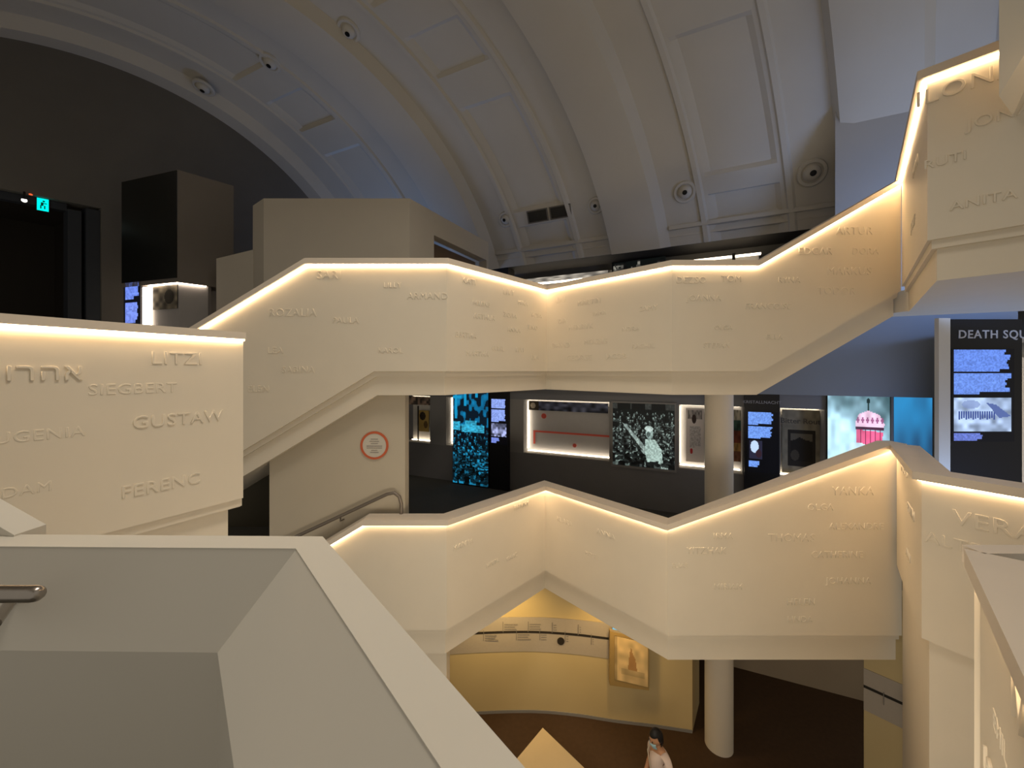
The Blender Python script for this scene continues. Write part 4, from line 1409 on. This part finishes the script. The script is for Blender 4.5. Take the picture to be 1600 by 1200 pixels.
# head: shaped sphere, turned with the body
def head_mesh(name, m, scale=1.0, hair=False):
    bm = bmesh.new()
    bmesh.ops.create_uvsphere(bm, u_segments=32, v_segments=24, radius=1.0)
    dele = []
    for v in bm.verts:
        x, y, z = v.co
        f, s_, zz = x * .100, y * .078, z * .125
        if not hair:
            if z < 0: s_ *= 1 - .28 * (-z); f *= 1 - .10 * (-z)
            if x > .8 and abs(y) < .22 and -.35 < z < .05: f += .018 * (1 - abs(y) / .22)     # nose
            if x > .6 and .02 < z < .18 and .2 < abs(y) < .55: f -= .008                        # eye hollows
            if abs(y) > .93 and -.2 < z < .2: s_ *= 1.13                                        # ears
            if x > .75 and -.5 < z < -.4 and abs(y) < .35: f -= .004                             # mouth line
        else:
            f *= 1.12; s_ *= 1.14; zz *= 1.12
            if x < 0 and z < 0: zz *= 1.25
            f -= .012; zz += .006
            if (x > .35 and z < .42) or (x > -.05 and z < -.25): dele.append(v)
        c_, s2 = math.cos(.30), math.sin(.30)       # chin down
        f2, z2 = f * c_ + zz * s2, -f * s2 + zz * c_
        v.co = Vector(bp(.075 + f2, s_, 1.615 + z2)) - root_loc(r)
    if dele: bmesh.ops.delete(bm, geom=dele, context='VERTS')
    me = bpy.data.meshes.new(name); bm.to_mesh(me); bm.free(); me.materials.append(m); me.shade_smooth()
    o = bpy.data.objects.new(name, me); C.objects.link(o); o.parent = r
    return o
head_mesh('head', SKIN)
h_ = head_mesh('hair', HAIR, hair=True)
sd = h_.modifiers.new('thick', 'SOLIDIFY'); sd.thickness = .012
# eyes and brows
def hp_(f, s, z):
    c_, s2 = math.cos(.30), math.sin(.30)
    return bp(.075 + f * c_ + z * s2, s, 1.615 - f * s2 + z * c_)
mb = MB()
for sgn in (-1, 1):
    q = hp_(.090, .030 * sgn, .012); mb.lathe([(.002, -.010), (.010, -.005), (.012, 0), (.010, .005), (.002, .010)], q, 10)
mb.build('eyes', INKM, r, True)
# mask
vs, fs = [], []
for j in range(7):
    for i in range(13):
        t = (i / 12 - .5) * 2; z = -.005 - j / 6 * .095
        f = .118 * math.sqrt(max(0, 1 - (t * .80) ** 2)) * (1 - .16 * abs(j - 2) / 4); s__ = t * .070 * (1 - .08 * j / 6)
        vs.append(hp_(f, s__, z))
for j in range(6):
    for i in range(12):
        a = j * 13 + i; fs.append((a, a + 1, a + 14, a + 13))
mk = obj('face_mask', vs, fs, MASK, r, True); sd = mk.modifiers.new('thick', 'SOLIDIFY'); sd.thickness = .003
# clothing
V, Ed, Rd = [], [], []
a_ = jv(bp(0, 0, .88), (.165, .125)); b_ = jv(bp(0, 0, 1.08), (.145, .11), a_); c_ = jv(bp(.01, 0, 1.26), (.17, .125), b_); d_ = jv(bp(.005, 0, 1.37), (.12, .085), c_)
for sgn in (-1, 1):
    s0 = jv(bp(.0, .175 * sgn, 1.36), .072, d_); jv(bp(-.015, .215 * sgn, 1.18), .062, s0)
skin_body('shirt', V, Ed, Rd, SHIRT, r)
V, Ed, Rd = [], [], []
a_ = jv(bp(0, 0, .93), (.155, .12))
for sgn in (-1, 1):
    h = jv(bp(0, .09 * sgn, .84), .105, a_); k_ = jv(bp(.03, .10 * sgn, .48), .078, h); jv(bp(-.01, .10 * sgn, .10), .06, k_)
skin_body('trousers', V, Ed, Rd, TROUS, r)
for sgn in (-1, 1):
    V, Ed, Rd = [], [], []
    a_ = jv(bp(-.05, .10 * sgn, .05), .05); b_ = jv(bp(.05, .105 * sgn, .045), .045, a_); jv(bp(.16, .112 * sgn, .035), .034, b_)
    skin_body('shoe', V, Ed, Rd, SHOE, r)
mb = MB(); mb.tube([bp(-.10, -.15, 1.40), bp(.03, -.155, 1.44), bp(.13, -.12, 1.34), bp(.16, -.02, 1.15), bp(.12, .12, .95)], .010, 8); mb.build('bag_strap', STRAPM, r, True)
